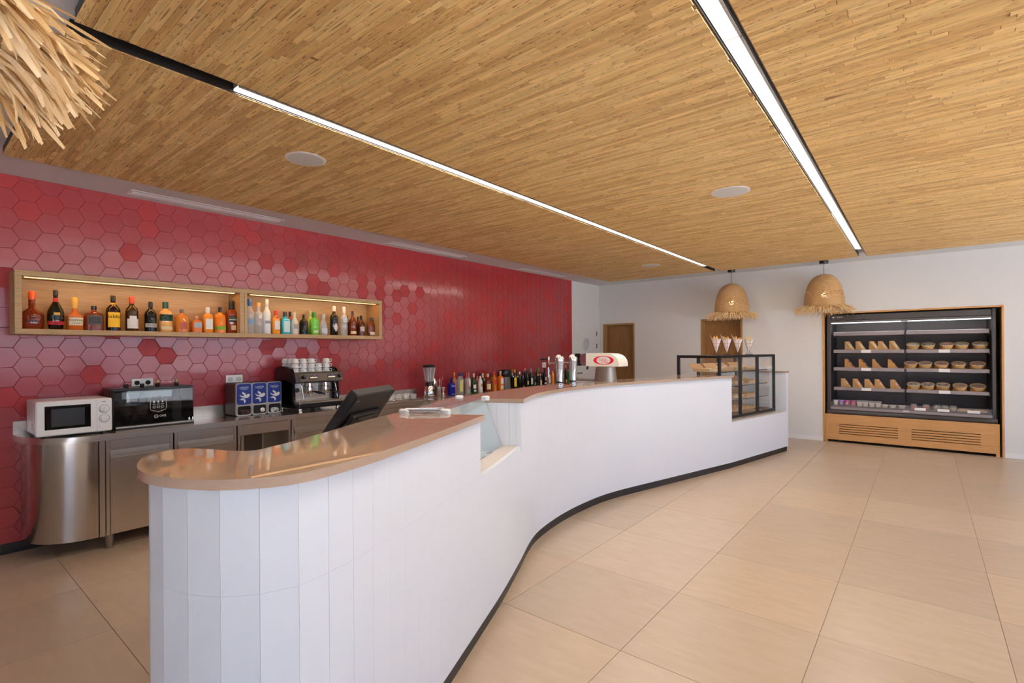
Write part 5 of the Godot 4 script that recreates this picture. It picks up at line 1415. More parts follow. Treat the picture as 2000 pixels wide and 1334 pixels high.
func build_shelf() -> void:
	var t := thing("wall_shelf", "long oak wall shelf in two bays lit by strips, on the red tiles", "shelf")
	var x0 := XL + 0.004; var x1 := -5.05; var y0 := 1.638; var y1 := 2.104; var z0 := -0.547; var z1 := -3.717; var b := 0.040
	part(t, "bottom_board", bx(Vector3(x0, y0, z1), Vector3(x1, y0 + b, z0), 0.002), M.oak)
	part(t, "top_board", bx(Vector3(x0, y1 - b, z1), Vector3(x1, y1, z0), 0.002), M.oak)
	for z in [z0 - b, -2.128, z1]: part(t, "end_board", bx(Vector3(x0, y0 + b, z), Vector3(x1, y1 - b, z + b), 0.002), M.oak)
	part(t, "end_board", bx(Vector3(x0, y0 + b, -2.157), Vector3(x1, y1 - b, -2.129), 0.002), M.oak)
	for s in [[z0 - b, -2.088], [-2.157, z1 + b]]:
		part(t, "back_board", bx(Vector3(x0, y0 + b, s[1]), Vector3(x0 + 0.012, y1 - b, s[0])), M.oak)
	var lz := [[-0.60, -2.06], [-2.20, -3.66]]
	for k in 2:
		var s: Array = lz[k]
		var l := thing("shelf_light", ["thin warm light strip in the shelf bay with the brandies", "thin warm light strip in the shelf bay with the gins"][k], "strip light", Vector3(-5.10, y1 - b, (s[0] + s[1]) / 2), 0, "shelf light strips")
		var h: float = (s[0] - s[1]) / 2
		part(l, "channel", bx(Vector3(-0.012, -0.005, -h), Vector3(0.012, -0.0002, h), 0.001), M.alu)
		part(l, "diffuser", bx(Vector3(-0.008, -0.0085, -h + 0.004), Vector3(0.008, -0.0052, h - 0.004), 0.001), M.led_warm)
		area(l, "glow", Vector3(-5.10, y1 - b - 0.011, (s[0] + s[1]) / 2), Vector2(0.016, h * 2 - 0.02), Vector3(-0.25, -1, 0).normalized(), Color(1.0, 0.74, 0.44), 0.24)
	var G := func(r: int, g: int, bb: int) -> StandardMaterial3D: return solid_glass(c8(r, g, bb))
	var D := func(r: int, g: int, bb: int) -> StandardMaterial3D: return mat(c8(r, g, bb), 0.07)
	var W := c8(236, 232, 224); var gold := c8(196, 150, 70); var blk := c8(18, 17, 17); var cream := c8(222, 208, 172)
	var amber: StandardMaterial3D = G.call(216, 132, 50); var brown: StandardMaterial3D = G.call(150, 62, 26); var clear: StandardMaterial3D = pane(Color(0.9, 0.95, 0.97), 0.30)
	# px centre, px width, px top, px base, then looks
	var L := [
		[62.3, 41, 570, 644, "brandy_bottle", "squat dark amber brandy bottle with an orange cap at the shelf's end", {"shape": "shield", "flat": 0.6, "cap": [0.78, c8(224, 92, 40)], "glass": G.call(118, 40, 14), "labels": [[0.62, 0.77, PI, c8(54, 34, 26)]], "texts": [["CARLOS I", 0.20, 0.055, gold], ["BRANDY", 0.30, 0.025, gold]]}],
		[108.7, 30, 568, 645.5, "cognac_bottle", "dark green teardrop cognac bottle with a red label band", {"shape": "tear", "cap": [0.86, c8(24, 26, 28)], "glass": D.call(22, 26, 18), "labels": [[0.12, 0.21, 1.25, c8(186, 24, 40)], [0.70, 0.80, PI, c8(178, 30, 34)], [0.36, 0.43, 0.35, gold]], "texts": [["RÉMY MARTIN", 0.245, 0.036, gold], ["V.S.O.P", 0.165, 0.034, gold]]}],
		[146, 30.5, 582, 646, "cognac_bottle", "angular amber cognac bottle with a gold capsule and cream label", {"shape": "facet", "n": 2.8, "cap": [0.66, c8(214, 166, 66)], "glass": G.call(196, 96, 36), "labels": [[0.14, 0.44, 0.85, cream]], "texts": [["Hennessy", 0.30, 0.06, blk, 1], ["COGNAC", 0.21, 0.03, blk]]}],
		[183.5, 34, 598.5, 646.5, "brandy_decanter", "round dark brown decanter with a grey oval label and ball stopper", {"shape": "squat", "flat": 0.62, "n": 2.4, "cap": [0.86, blk], "glass": G.call(120, 52, 30), "labels": [[0.24, 0.60, 0.75, c8(88, 84, 80)], [0.28, 0.56, 0.60, c8(52, 50, 50)]]}],
		[221, 26.5, 578, 647, "coffee_liqueur_bottle", "dark brown coffee liqueur bottle with a yellow arched label", {"shape": "round", "cap": [0.84, c8(36, 24, 18)], "glass": D.call(40, 16, 10), "labels": [[0.10, 0.52, 0.95, c8(240, 184, 30)], [0.74, 0.79, PI, c8(220, 160, 40)]], "texts": [["Kahlúa", 0.40, 0.085, c8(170, 30, 20), 1]]}],
		[257.5, 24, 580.7, 648, "liqueur_bottle", "dark olive liqueur bottle with a red capsule and white label", {"shape": "wine", "cap": [0.80, c8(206, 66, 44)], "glass": D.call(64, 40, 14), "labels": [[0.08, 0.36, 1.0, W], [0.36, 0.44, 0.55, W]]}],
		[294, 23, 590, 648.5, "whiskey_bottle", "black whiskey bottle with white lettering and a grey base label", {"shape": "round", "cap": [0.82, blk], "glass": D.call(20, 20, 22), "labels": [[0.14, 0.27, 1.2, c8(176, 172, 164)]], "texts": [["TEELING", 0.48, 0.055, W], ["WHISKEY", 0.38, 0.04, W], ["SMALL BATCH", 0.21, 0.026, blk]]}],
		[323.3, 25.5, 591, 649.5, "whiskey_bottle", "pale amber whiskey bottle with a dark green label and green neck", {"shape": "gin", "n": 2.6, "cap": [0.78, c8(30, 78, 50)], "glass": G.call(232, 172, 96), "labels": [[0.36, 0.58, 1.25, c8(24, 62, 44)], [0.08, 0.18, 0.9, cream]], "texts": [["TULLAMORE", 0.52, 0.045, cream], ["DEW", 0.44, 0.055, cream], ["IRISH WHISKEY", 0.38, 0.024, cream]]}],
		[355, 26.5, 605, 650, "rum_bottle", "small round amber bottle with a pink seal label and grey stopper", {"shape": "squat", "cap": [0.84, c8(92, 86, 80)], "glass": G.call(214, 128, 50), "labels": [[0.12, 0.44, 0.55, c8(176, 84, 66)]]}],
		[383.8, 20, 618, 650.5, "rum_bottle", "smallest amber bottle with a square grey label", {"shape": "squat", "n": 4.0, "cap": [0.86, c8(214, 170, 140)], "glass": G.call(214, 116, 48), "labels": [[0.28, 0.62, 0.6, c8(170, 172, 180)]]}],
		[405.7, 19.5, 601, 651, "whisky_bottle", "amber whisky bottle with a white cap and tall white label", {"shape": "squat", "n": 3.4, "cap": [0.76, W], "glass": G.call(226, 140, 50), "labels": [[0.14, 0.54, 0.62, W]]}],
		[429.6, 23.5, 601, 651.5, "whiskey_bottle", "amber whiskey bottle with a bright green band and black cap", {"shape": "squat", "cap": [0.80, blk], "glass": G.call(226, 128, 40), "labels": [[0.12, 0.26, 1.4, c8(120, 160, 44)]]}],
		[452, 21.5, 588.5, 651.5, "whisky_bottle", "square brown whisky bottle with a slanted black label beside the divider", {"shape": "gin", "n": 4.5, "cap": [0.74, blk], "glass": G.call(134, 52, 22), "labels": [[0.34, 0.52, 0.62, blk], [0.40, 0.43, 0.6, c8(200, 196, 180)], [0.46, 0.48, 0.6, c8(70, 110, 70)], [0.10, 0.24, 0.16, c8(206, 180, 130)]]}],
		[487.5, 19, 585, 652.5, "vodka_bottle", "tall clear vodka bottle with a blue neck beside the divider", {"shape": "slim", "cap": [0.80, c8(44, 92, 160)], "glass": clear, "labels": [[0.28, 0.42, 0.7, c8(110, 150, 190)]]}],
		[505.0, 18.5, 592.5, 653, "gin_bottle", "clear ribbed bottle with a gold stopper", {"shape": "gin", "cap": [0.88, c8(206, 150, 80)], "glass": clear, "labels": [[0.50, 0.62, 0.4, W]]}],
		[521, 16, 585, 652.7, "vodka_bottle", "tall frosted vodka bottle with a silver neck", {"shape": "slim", "cap": [0.78, c8(176, 186, 196)], "glass": solid_glass(c8(226, 232, 234), 0.25), "labels": [[0.30, 0.38, 0.9, c8(150, 150, 156)]]}],
		[539, 17.5, 607.7, 653.7, "gin_bottle", "orange gin bottle with a red cap and round white label", {"shape": "gin", "cap": [0.80, c8(200, 44, 40)], "glass": G.call(240, 160, 60), "labels": [[0.20, 0.56, 0.7, c8(238, 226, 220)], [0.66, 0.76, 0.5, c8(190, 40, 36)]]}],
		[556.7, 18.5, 610, 654, "gin_bottle", "turquoise square gin bottle with a white label", {"shape": "gin", "n": 4.0, "cap": [0.80, c8(56, 60, 62)], "glass": G.call(60, 190, 214), "labels": [[0.10, 0.66, 0.55, c8(206, 226, 222)]]}],
		[566.5, 13, 609, 654, "gin_bottle", "slim brown bottle standing behind the turquoise one", {"shape": "gin", "cap": [0.80, blk], "glass": G.call(150, 90, 60)}, -5.245],
		[575, 17.5, 611, 654.2, "gin_bottle", "matt grey ceramic gin bottle", {"shape": "milk", "cap": [0.90, c8(206, 200, 190)], "glass": mat(c8(204, 202, 196), 0.45), "labels": [[0.26, 0.48, 0.6, c8(150, 148, 144)]]}],
		[593, 17.5, 615.3, 654.8, "gin_bottle", "short black gin bottle with pale lettering", {"shape": "squat", "cap": [0.80, blk], "glass": D.call(18, 18, 20)}],
		[605.3, 13, 607, 654.8, "gin_bottle", "pale green slim bottle standing behind the green one", {"shape": "slim", "cap": [0.78, c8(170, 186, 120)], "glass": G.call(190, 214, 130)}, -5.245],
		[613.8, 19, 610.7, 655.2, "gin_bottle", "bright green gin bottle with a green cap", {"shape": "gin", "cap": [0.77, c8(60, 140, 40)], "glass": G.call(110, 196, 70), "labels": [[0.10, 0.20, 0.6, c8(200, 210, 170)]]}],
		[631.6, 17.5, 614, 655.2, "gin_bottle", "clear conical gin bottle with a silver cap and grey mountain label", {"shape": "milk", "cap": [0.76, c8(170, 168, 166)], "glass": clear, "labels": [[0.08, 0.32, 0.9, c8(190, 196, 210)]]}],
		[652.3, 17, 598.5, 655.6, "gin_bottle", "black gin bottle with a white diamond label and clear neck", {"shape": "gin", "cap": [0.82, c8(214, 206, 200)], "glass": D.call(24, 24, 26), "labels": [[0.14, 0.22, 0.28, c8(222, 218, 210)], [0.20, 0.34, 0.50, c8(222, 218, 210)], [0.32, 0.40, 0.28, c8(222, 218, 210)]]}],
		[671.5, 16, 600, 656, "vodka_bottle", "clear bottle with a silver label and patterned neck", {"shape": "gin", "cap": [0.76, c8(196, 200, 214)], "glass": clear, "labels": [[0.46, 0.62, 0.8, c8(196, 206, 220)]]}],
		[678.3, 11, 617, 656, "rum_bottle", "dark bottle standing behind the clear silver one", {"shape": "round", "cap": [0.80, blk], "glass": G.call(90, 44, 24)}, -5.245],
		[689, 15.5, 608.5, 656.7, "rum_bottle", "tall brown rum bottle with a cream base label", {"shape": "round", "cap": [0.84, c8(52, 34, 26)], "glass": G.call(120, 50, 24), "labels": [[0.08, 0.18, 1.1, cream]]}],
		[699.5, 12, 619, 656.7, "rum_bottle", "dark brown bottle standing behind the grey labelled one", {"shape": "round", "cap": [0.80, blk], "glass": G.call(90, 40, 22)}, -5.245],
		[705.3, 15.5, 617, 656.7, "rum_bottle", "dark rum bottle with a grey label", {"shape": "round", "cap": [0.82, blk], "glass": G.call(86, 38, 22), "labels": [[0.22, 0.44, 0.8, c8(190, 186, 180)]]}],
		[725.4, 21.5, 621, 657, "rum_bottle", "flat brown rum flask with a pale label at the shelf's far end", {"shape": "flask", "flat": 0.6, "cap": [0.82, c8(40, 30, 26)], "glass": G.call(112, 48, 28), "labels": [[0.06, 0.22, 0.7, c8(226, 210, 180)]]}]]
	for e in L:
		var X: float = -5.165 if e.size() < 8 else e[7]
		var P := on_x(e[0], (e[2] + e[3]) / 2, X)
		var k := depth(P) / FPX
		bottle(e[4], e[5], Vector3(P.x, y0 + b + 0.0005, P.z), PI / 2, (e[3] - e[2]) * k * 1.0, e[1] * k / 2 * 0.88, e[6], "bottles on the lit wall shelf")

func build_counter_bottles() -> void:
	var y := HW - 0.0015
	var G := func(r: int, g: int, bb: int) -> StandardMaterial3D: return solid_glass(c8(r, g, bb))
	var D := func(r: int, g: int, bb: int) -> StandardMaterial3D: return mat(c8(r, g, bb), 0.07)
	var W := c8(236, 232, 224); var blk := c8(18, 17, 17); var cream := c8(226, 206, 164); var gold := c8(196, 150, 70)
	var dk: StandardMaterial3D = D.call(22, 20, 16); var dkg: StandardMaterial3D = D.call(20, 34, 18); var amber: StandardMaterial3D = G.call(214, 124, 48); var clear: StandardMaterial3D = pane(Color(0.88, 0.94, 0.92), 0.30); var brn: StandardMaterial3D = G.call(120, 54, 26)
	# px centre, px width, px top, x of the row, name, label, looks
	var F := -5.03; var B := -5.21
	var L := [
		[881.6, 14.4, 737.8, F, "liqueur_bottle", "deep blue square bottle with white lettering beside the jigger", {"shape": "gin", "n": 4.0, "cap": [0.80, c8(20, 30, 120)], "glass": D.call(14, 22, 140), "labels": [[0.50, 0.56, 0.40, c8(150, 160, 210)], [0.06, 0.10, 0.4, c8(110, 122, 190)]]}],
		[897.4, 13.5, 728, F, "tequila_bottle", "clear square tequila bottle with a pale yellow label", {"shape": "gin", "n": 4.0, "cap": [0.84, c8(70, 60, 110)], "glass": clear, "labels": [[0.14, 0.66, 0.6, c8(206, 198, 110)]]}],
		[914.9, 10, 727, F, "gin_bottle", "clear gin bottle with a pink striped label and red medal", {"shape": "gin", "cap": [0.80, c8(216, 90, 84)], "glass": clear, "labels": [[0.34, 0.72, 0.6, c8(236, 206, 204)], [0.24, 0.32, 0.5, c8(206, 70, 50)]]}],
		[925.3, 10.8, 729.7, F, "liqueur_bottle", "green bottle with white labels beside the white coconut bottle", {"shape": "round", "cap": [0.80, c8(206, 196, 170)], "glass": D.call(20, 70, 34), "labels": [[0.24, 0.44, 0.9, W], [0.08, 0.18, 0.7, c8(206, 214, 210)]]}],
		[937.9, 10.8, 729, F, "rum_bottle", "opaque white coconut rum bottle with a palm print", {"shape": "milk", "cap": [0.86, blk], "glass": mat(c8(232, 228, 222), 0.3), "labels": [[0.30, 0.46, 0.5, c8(190, 130, 40)]]}],
		[952.7, 13.5, 730, F, "liqueur_bottle", "brown bottle with a cream pointed label and red ribbon", {"shape": "round", "cap": [0.82, c8(214, 190, 140)], "glass": brn, "labels": [[0.14, 0.44, 1.1, cream]]}],
		[964.9, 9.9, 726, F, "whisky_bottle", "square amber whisky bottle with a slanted red label", {"shape": "gin", "n": 4.0, "cap": [0.84, c8(206, 60, 50)], "glass": amber, "labels": [[0.34, 0.60, 0.6, c8(206, 40, 36)]]}],
		[977, 12.6, 724.3, F, "liqueur_bottle", "square orange liqueur bottle with a cream label", {"shape": "gin", "n": 4.0, "cap": [0.82, c8(180, 170, 160)], "glass": G.call(226, 122, 40), "labels": [[0.08, 0.24, 0.6, cream], [0.34, 0.62, 0.35, W]]}],
		[1005.4, 9, 721.6, F, "liqueur_bottle", "bottle with a bright yellow label beside the citrus juicer", {"shape": "wine", "cap": [0.84, c8(206, 170, 60)], "glass": dk, "labels": [[0.12, 0.58, 1.1, c8(226, 186, 40)]]}],
		[1015, 7.5, 726, F, "vermouth_bottle", "slim black bottle with a white cap beside the yellow labelled one", {"shape": "wine", "cap": [0.84, W], "glass": dk}],
		[1021, 7.5, 724.5, F, "vermouth_bottle", "black bottle with a small red label near its base", {"shape": "wine", "cap": [0.80, blk], "glass": dk, "labels": [[0.04, 0.14, 0.7, c8(206, 50, 50)]]}],
		[1029.6, 7.6, 722.5, F, "vermouth_bottle", "dark green bottle with a round gold label", {"shape": "wine", "cap": [0.82, c8(44, 50, 40)], "glass": dkg, "labels": [[0.18, 0.38, 0.7, c8(206, 186, 120)]]}],
		[1037.5, 8, 719.5, F, "vermouth_bottle", "dark bottle with a large white round label", {"shape": "wine", "cap": [0.80, c8(150, 150, 150)], "glass": dkg, "labels": [[0.16, 0.50, 0.9, c8(196, 194, 184)]]}],
		[1044, 7.5, 726, F, "vermouth_bottle", "dark bottle with a grey label in the middle of the row", {"shape": "wine", "cap": [0.82, blk], "glass": dk, "labels": [[0.14, 0.32, 0.9, c8(110, 106, 100)]]}],
		[1049.5, 8, 717, F, "wine_bottle", "tall dark green bottle with an orange neck label", {"shape": "wine", "cap": [0.84, c8(110, 120, 60)], "glass": dkg, "labels": [[0.56, 0.64, 1.0, c8(226, 140, 60)]]}],
		[1055.6, 6.5, 730, F, "mixer_bottle", "short bottle with a pale label in front of the black ones", {"shape": "slim", "cap": [0.86, c8(206, 180, 150)], "glass": D.call(60, 40, 24), "labels": [[0.10, 0.50, 1.0, c8(216, 196, 170)]]}],
		[1063.8, 8.6, 718.5, F, "vermouth_bottle", "black bottle with a round white and grey seal", {"shape": "wine", "cap": [0.80, blk], "glass": dk, "labels": [[0.30, 0.50, 0.55, c8(206, 204, 198)], [0.10, 0.20, 0.9, c8(190, 188, 180)]]}],
		[1072.5, 7.6, 722, F, "rum_bottle", "clear bottle with a white label and red emblem", {"shape": "wine", "cap": [0.82, c8(190, 186, 182)], "glass": clear, "labels": [[0.16, 0.56, 0.9, c8(216, 210, 206)], [0.44, 0.50, 0.4, c8(206, 40, 40)]]}],
		[1079.5, 7.2, 718.7, F, "juice_bottle", "orange yellow bottle beside the chrome tap", {"shape": "wine", "cap": [0.84, c8(90, 80, 110)], "glass": D.call(226, 150, 30)}],
		[1099, 6, 717, F, "rum_bottle", "clear bottle with a red seal showing between the two taps", {"shape": "wine", "cap": [0.84, W], "glass": clear, "labels": [[0.60, 0.66, 1.0, c8(200, 60, 60)]]}],
		[1105, 6, 712, F, "liqueur_bottle", "slim bottle with a red label showing between the two taps", {"shape": "wine", "cap": [0.84, c8(206, 150, 120)], "glass": dk, "labels": [[0.06, 0.22, 0.9, c8(226, 130, 90)]]}],
		[1110, 8, 717, F, "peppermint_bottle", "emerald green bottle showing between the two taps", {"shape": "round", "cap": [0.82, blk], "glass": D.call(10, 120, 50)}],
		# back row
		[887.5, 9, 727, B, "liqueur_bottle", "amber bottle with a gold neck behind the blue one", {"shape": "wine", "cap": [0.82, gold], "glass": amber}],
		[902, 9, 727.5, B, "gin_bottle", "clear bottle with a violet cap behind the tequila", {"shape": "gin", "cap": [0.84, c8(90, 70, 130)], "glass": clear}],
		[911, 8, 728.5, B, "gin_bottle", "clear bottle with a red cap behind the pink labelled one", {"shape": "gin", "cap": [0.76, c8(206, 84, 80)], "glass": clear}],
		[917.5, 8, 726, B, "rum_bottle", "dark violet topped bottle behind the green one", {"shape": "wine", "cap": [0.80, c8(60, 36, 60)], "glass": dk}],
		[931, 8, 724.5, B, "liqueur_bottle", "amber bottle with a pink label behind the coconut rum", {"shape": "wine", "cap": [0.80, c8(110, 30, 40)], "glass": brn, "labels": [[0.50, 0.64, 1.0, c8(206, 120, 100)]]}],
		[942.8, 8, 729, B, "wine_bottle", "dark bottle with a cream capsule behind the coconut rum", {"shape": "wine", "cap": [0.74, c8(220, 206, 160)], "glass": dk}],
		[946, 7, 739, -5.12, "wine_bottle", "short green bottle beside the brown ribboned one", {"shape": "wine", "cap": [0.80, c8(190, 196, 170)], "glass": dkg}],
		[958, 8, 728, B, "brandy_bottle", "dark brown bottle behind the red labelled whisky", {"shape": "wine", "cap": [0.82, c8(90, 34, 30)], "glass": brn}],
		[968, 8, 722.5, B, "liqueur_bottle", "amber bottle with a scarlet capsule behind the whisky", {"shape": "wine", "cap": [0.76, c8(206, 40, 40)], "glass": amber}],
		[1000, 8, 721, B, "wine_bottle", "dark bottle with a gold capsule behind the juicer", {"shape": "wine", "cap": [0.78, c8(150, 120, 50)], "glass": dk}],
		[1010, 8, 721.5, B, "wine_bottle", "dark bottle with a gold band behind the yellow labelled one", {"shape": "wine", "cap": [0.80, c8(60, 40, 30)], "glass": dk, "labels": [[0.56, 0.64, 1.0, gold]]}],
		[1025.5, 8, 718.6, B, "wine_bottle", "black bottle with a pink capsule in the back row", {"shape": "wine", "cap": [0.82, c8(206, 140, 130)], "glass": dk}],
		[1034, 8, 723, B, "wine_bottle", "black bottle with a grey capsule in the back row", {"shape": "wine", "cap": [0.80, c8(90, 84, 80)], "glass": dk}],
		[1052.5, 7, 720, B, "wine_bottle", "olive bottle behind the orange necked one", {"shape": "wine", "cap": [0.80, c8(150, 150, 90)], "glass": dkg}],
		[1059, 7, 721, B, "wine_bottle", "black bottle with a copper capsule in the back row", {"shape": "wine", "cap": [0.80, c8(150, 90, 70)], "glass": dk}]]
	for e in L:
		var P := on_x(e[0], 750, e[3])
		var top := on_x(e[0], e[2], e[3])
		var k := depth(P) / FPX
		bottle(e[4], e[5], Vector3(P.x, y, P.z), PI / 2, top.y - y, e[1] * k / 2 * 0.90, e[6], "bottles on the back counter")

# ================================================================ open chiller in its oak framed niche
func build_chiller() -> void:
	var fr := structure("trim_1")
	part(fr, "jamb", bx(Vector3(-1.262, 0.0, ZB - 0.30), Vector3(-1.238, 2.042, ZB + 0.012), 0.002), M.fridge_wood)
	part(fr, "jamb", bx(Vector3(0.818, 0.0, ZB - 0.30), Vector3(0.840, 2.042, ZB + 0.012), 0.002), M.fridge_wood)
	part(fr, "head", bx(Vector3(-1.262, 2.042, ZB - 0.30), Vector3(0.840, 2.064, ZB + 0.012), 0.002), M.fridge_wood)
	var t := thing("open_chiller", "dark open fronted chiller with four shelves of sandwiches and salads", "refrigerator")
	var zf := -9.49; var zb := -10.30
	var dk: Material = M.fridge_dark
	for s in [[-1.206, -1.156], [0.724, 0.765]]: part(t, "side_wall", bx(Vector3(s[0], 0.45, zb), Vector3(s[1], 2.026, zf), 0.006), dk)
	part(t, "canopy", bx(Vector3(-1.156, 1.93, zb), Vector3(0.724, 2.022, zf), 0.008), dk)
	part(t, "canopy_lip", bx(Vector3(-1.156, 1.90, zf - 0.09), Vector3(0.724, 1.93, zf - 0.006), 0.004), mat(c8(96, 88, 86), 0.35, 0.3))
	part(t, "back_wall", bx(Vector3(-1.156, 0.5, zb), Vector3(0.724, 1.93, zb + 0.03)), M.fridge_in)
	part(t, "light_tube", bx(Vector3(-1.150, 1.886, zf - 0.075), Vector3(0.718, 1.8995, zf - 0.055), 0.002), glow(Color(0.94, 0.97, 1.0), 2.5))
	area(t, "glow", Vector3(-0.216, 1.882, zf - 0.066), Vector2(1.8, 0.015), Vector3(0, -1, -0.35).normalized(), Color(0.93, 0.97, 1.0), 0.9)
	part(t, "light_joint", bx(Vector3(-0.262, 1.884, zf - 0.078), Vector3(-0.185, 1.902, zf - 0.050), 0.001), M.white_plastic)
	part(t, "post", bx(Vector3(-0.222, 0.62, zb + 0.03), Vector3(-0.202, 1.93, zb + 0.06), 0.002), M.black)
	for k in 22: part(t, "post_slot", bx(Vector3(-0.217, 0.66 + k * 0.056, zb + 0.06), Vector3(-0.207, 0.69 + k * 0.056, zb + 0.0605)), mat(c8(88, 80, 78), 0.5))
	part(t, "maker_mark", lathe([[0.0005, 0], [0.014, 0.0005]], 8, Transform3D(Basis(Vector3.RIGHT, PI / 2), Vector3(-1.115, 1.985, zf + 0.001))), M.ink_white)
	words(t, "maker_name", "infrico", 0.022, M.ink_white, Vector3(-1.03, 1.985, zf + 0.001))
	# shelves: front edge 9 cm behind the opening
	var zs := -9.56
	var tops := []
	for s in [[1627.5, 649.1, 656.1], [1627.9, 683.1, 689.6], [1628.0, 717.1, 723.6], [1628.0, 755.1, 761.2]]:
		var a := on_z(s[0], s[1], zs).y; var b := on_z(s[0], s[2], zs).y
		tops.append([a, b])
	for i in 4:
		for bay in [[-1.122, -0.226], [-0.200, 0.700]]:
			var sh := part(t, "shelf", bx(Vector3(bay[0], tops[i][0] - 0.024, zb + 0.04), Vector3(bay[1], tops[i][0] - 0.012, zs - 0.004), 0.002), M.fridge_in)
			part(sh, "price_rail", bx(Vector3(bay[0], tops[i][1], zs - 0.004), Vector3(bay[1], tops[i][0], zs + 0.006), 0.002), M.fridge_rail)
			if i > 0:
				var cx: float = (bay[0] + bay[1]) / 2 - 0.02
				part(sh, "price_tag", bx(Vector3(cx - 0.062, tops[i][1] + 0.004, zs + 0.006), Vector3(cx + 0.062, tops[i][0] - 0.003, zs + 0.0075)), M.paper)
			for x in [bay[0] - 0.012, bay[1] + 0.004]: part(sh, "bracket", bx(Vector3(x, tops[i][1] - 0.02, zb + 0.04), Vector3(x + 0.008, tops[i][0] - 0.012, zs - 0.05)), M.black)
	# bottom deck with its clear lip
	part(t, "deck", bx(Vector3(-1.156, 0.50, zb), Vector3(0.724, 0.545, zf - 0.01), 0.003), M.fridge_in)
	part(t, "deck_liner", bx(Vector3(-1.156, 0.545, zb + 0.03), Vector3(0.724, 0.585, zf - 0.06), 0.002), mat(c8(92, 84, 82), 0.45, 0.3))
	part(t, "front_rail", bx(Vector3(-1.160, 0.522, zf - 0.01), Vector3(0.724, 0.562, zf + 0.008), 0.003), M.fridge_rail)
	part(t, "rail_clip", bx(Vector3(-0.24, 0.548, zf + 0.008), Vector3(-0.172, 0.562, zf + 0.010)), M.paper)
	part(t, "clear_lip", bx(Vector3(-1.152, 0.0, -0.003), Vector3(0.718, 0.085, 0.003), 0.001, Transform3D(Basis(Vector3.RIGHT, 0.14), Vector3(0, 0.560, zf - 0.004))), pane(Color(0.7, 0.68, 0.68), 0.14))
	for x in [-0.045, 0.215, 0.535]: part(t, "price_tag", bx(Vector3(x - 0.065, 0.575, zf + 0.0015), Vector3(x + 0.065, 0.612, zf + 0.003), 0.0, Transform3D(Basis(), Vector3(0, 0, 0.004))), M.paper)
	part(t, "nose", extrude(S(), [Vector2(-0.10, 0.45), Vector2(0.0, 0.45), Vector2(0.016, 0.462), Vector2(0.018, 0.485), Vector2(0.006, 0.51), Vector2(-0.02, 0.521), Vector2(-0.10, 0.521)], -1.206, 0.775, 0.0, Transform3D(Basis(Vector3.BACK, Vector3.UP, Vector3.RIGHT), Vector3(0, 0, zf))), dk)
	# oak plinth with two fields of slots
	var zp := ZB - 0.005
	var x0 := -1.236; var x1 := 0.794
	var st := S()
	var pl := thing("chiller_plinth", "oak plinth panel with two fields of slots under the chiller", "panel")
	part(pl, "top_board", bx(Vector3(x0, 0.294, zp - 0.018), Vector3(x1, 0.447, zp), 0.001), M.fridge_wood)
	part(pl, "bottom_board", bx(Vector3(x0, 0.040, zp - 0.018), Vector3(x1, 0.139, zp), 0.001), M.fridge_wood)
	for s in [[x0, -1.047], [-0.302, -0.146], [0.606, x1]]: part(pl, "stile", bx(Vector3(s[0], 0.139, zp - 0.018), Vector3(s[1], 0.294, zp), 0.0), M.fridge_wood)
	for fld in [[-1.047, -0.302], [-0.146, 0.606]]:
		for k in 4: part(pl, "slat", bx(Vector3(fld[0], 0.149 + k * 0.0362, zp - 0.018), Vector3(fld[1], 0.149 + k * 0.0362 + 0.0262, zp), 0.001), M.fridge_wood)
	for x in [x0, x1 - 0.036]: part(pl, "foot", bx(Vector3(x, 0.0, zp - 0.018), Vector3(x + 0.036, 0.040, zp), 0.001), M.fridge_wood)
	part(t, "machine_box", bx(Vector3(-1.15, 0.06, zb), Vector3(0.72, 0.45, zp - 0.08)), M.dark_gap)
	for x in [-1.05, -0.22, 0.62]: part(t, "foot", lathe([[0.024, 0], [0.026, 0.004], [0.014, 0.012], [0.014, 0.06]], 14, Transform3D(Basis(), Vector3(x, 0.0, zp - 0.14))), M.steel_dull)
	# ---- sandwiches
	var rows := [[1, [1651.0, 1672.0, 1698.5, 1715.5, 1738.0]], [2, [1649.0, 1676.5, 1702.0, 1732.5]], [3, [1642.5, 1666.0, 1688.5, 1708.5, 1739.0]]]
	var shelf_name := ["", "second shelf", "third shelf", "fourth shelf"]
	var kf := [c8(206, 166, 112), c8(198, 142, 84), c8(204, 160, 108)]
	for r in rows:
		for px in r[1]:
			var P := on_z(px + 2.5, 700, zs - 0.115)
			var y: float = tops[r[0]][0] - 0.0115
			var s := thing("sandwich_pack", "wedge shaped kraft sandwich pack on the chiller's %s" % shelf_name[r[0]], "sandwich", Vector3(P.x, y, P.z), [0.0, -0.62, -0.18, -0.55][r[0]] + rng.randf_range(-0.1, 0.1), "sandwich packs in the chiller")
			var w := 0.118; var h := 0.142
			part(s, "card", extrude(S(), [Vector2(0, 0), Vector2(w, 0), Vector2(w, 0.012), Vector2(0.022, h), Vector2(0, h)], -0.035, 0.035, 0.001), cm(kf[r[0] - 1], 0.75))
			var d := Vector2(0.022 - w, h - 0.012).normalized()
			var nn := Vector2(d.y, -d.x)
			var o := Vector2(w, 0.012)
			var a: Vector2 = o + d * 0.03 + nn * 0.0008; var b: Vector2 = o + d * 0.125 + nn * 0.0008
			st = S(); quad(st, Vector3(a.x, a.y, -0.022), Vector3(a.x, a.y, 0.022), Vector3(b.x, b.y, 0.022), Vector3(b.x, b.y, -0.022), Vector3(nn.x, nn.y, 0))
			part(s, "window", st, mat([c8(226, 196, 150), c8(110, 84, 56), c8(216, 150, 110)][r[0] - 1], 0.25))
			a = o + d * 0.05 + nn * 0.0014; b = o + d * 0.10 + nn * 0.0014
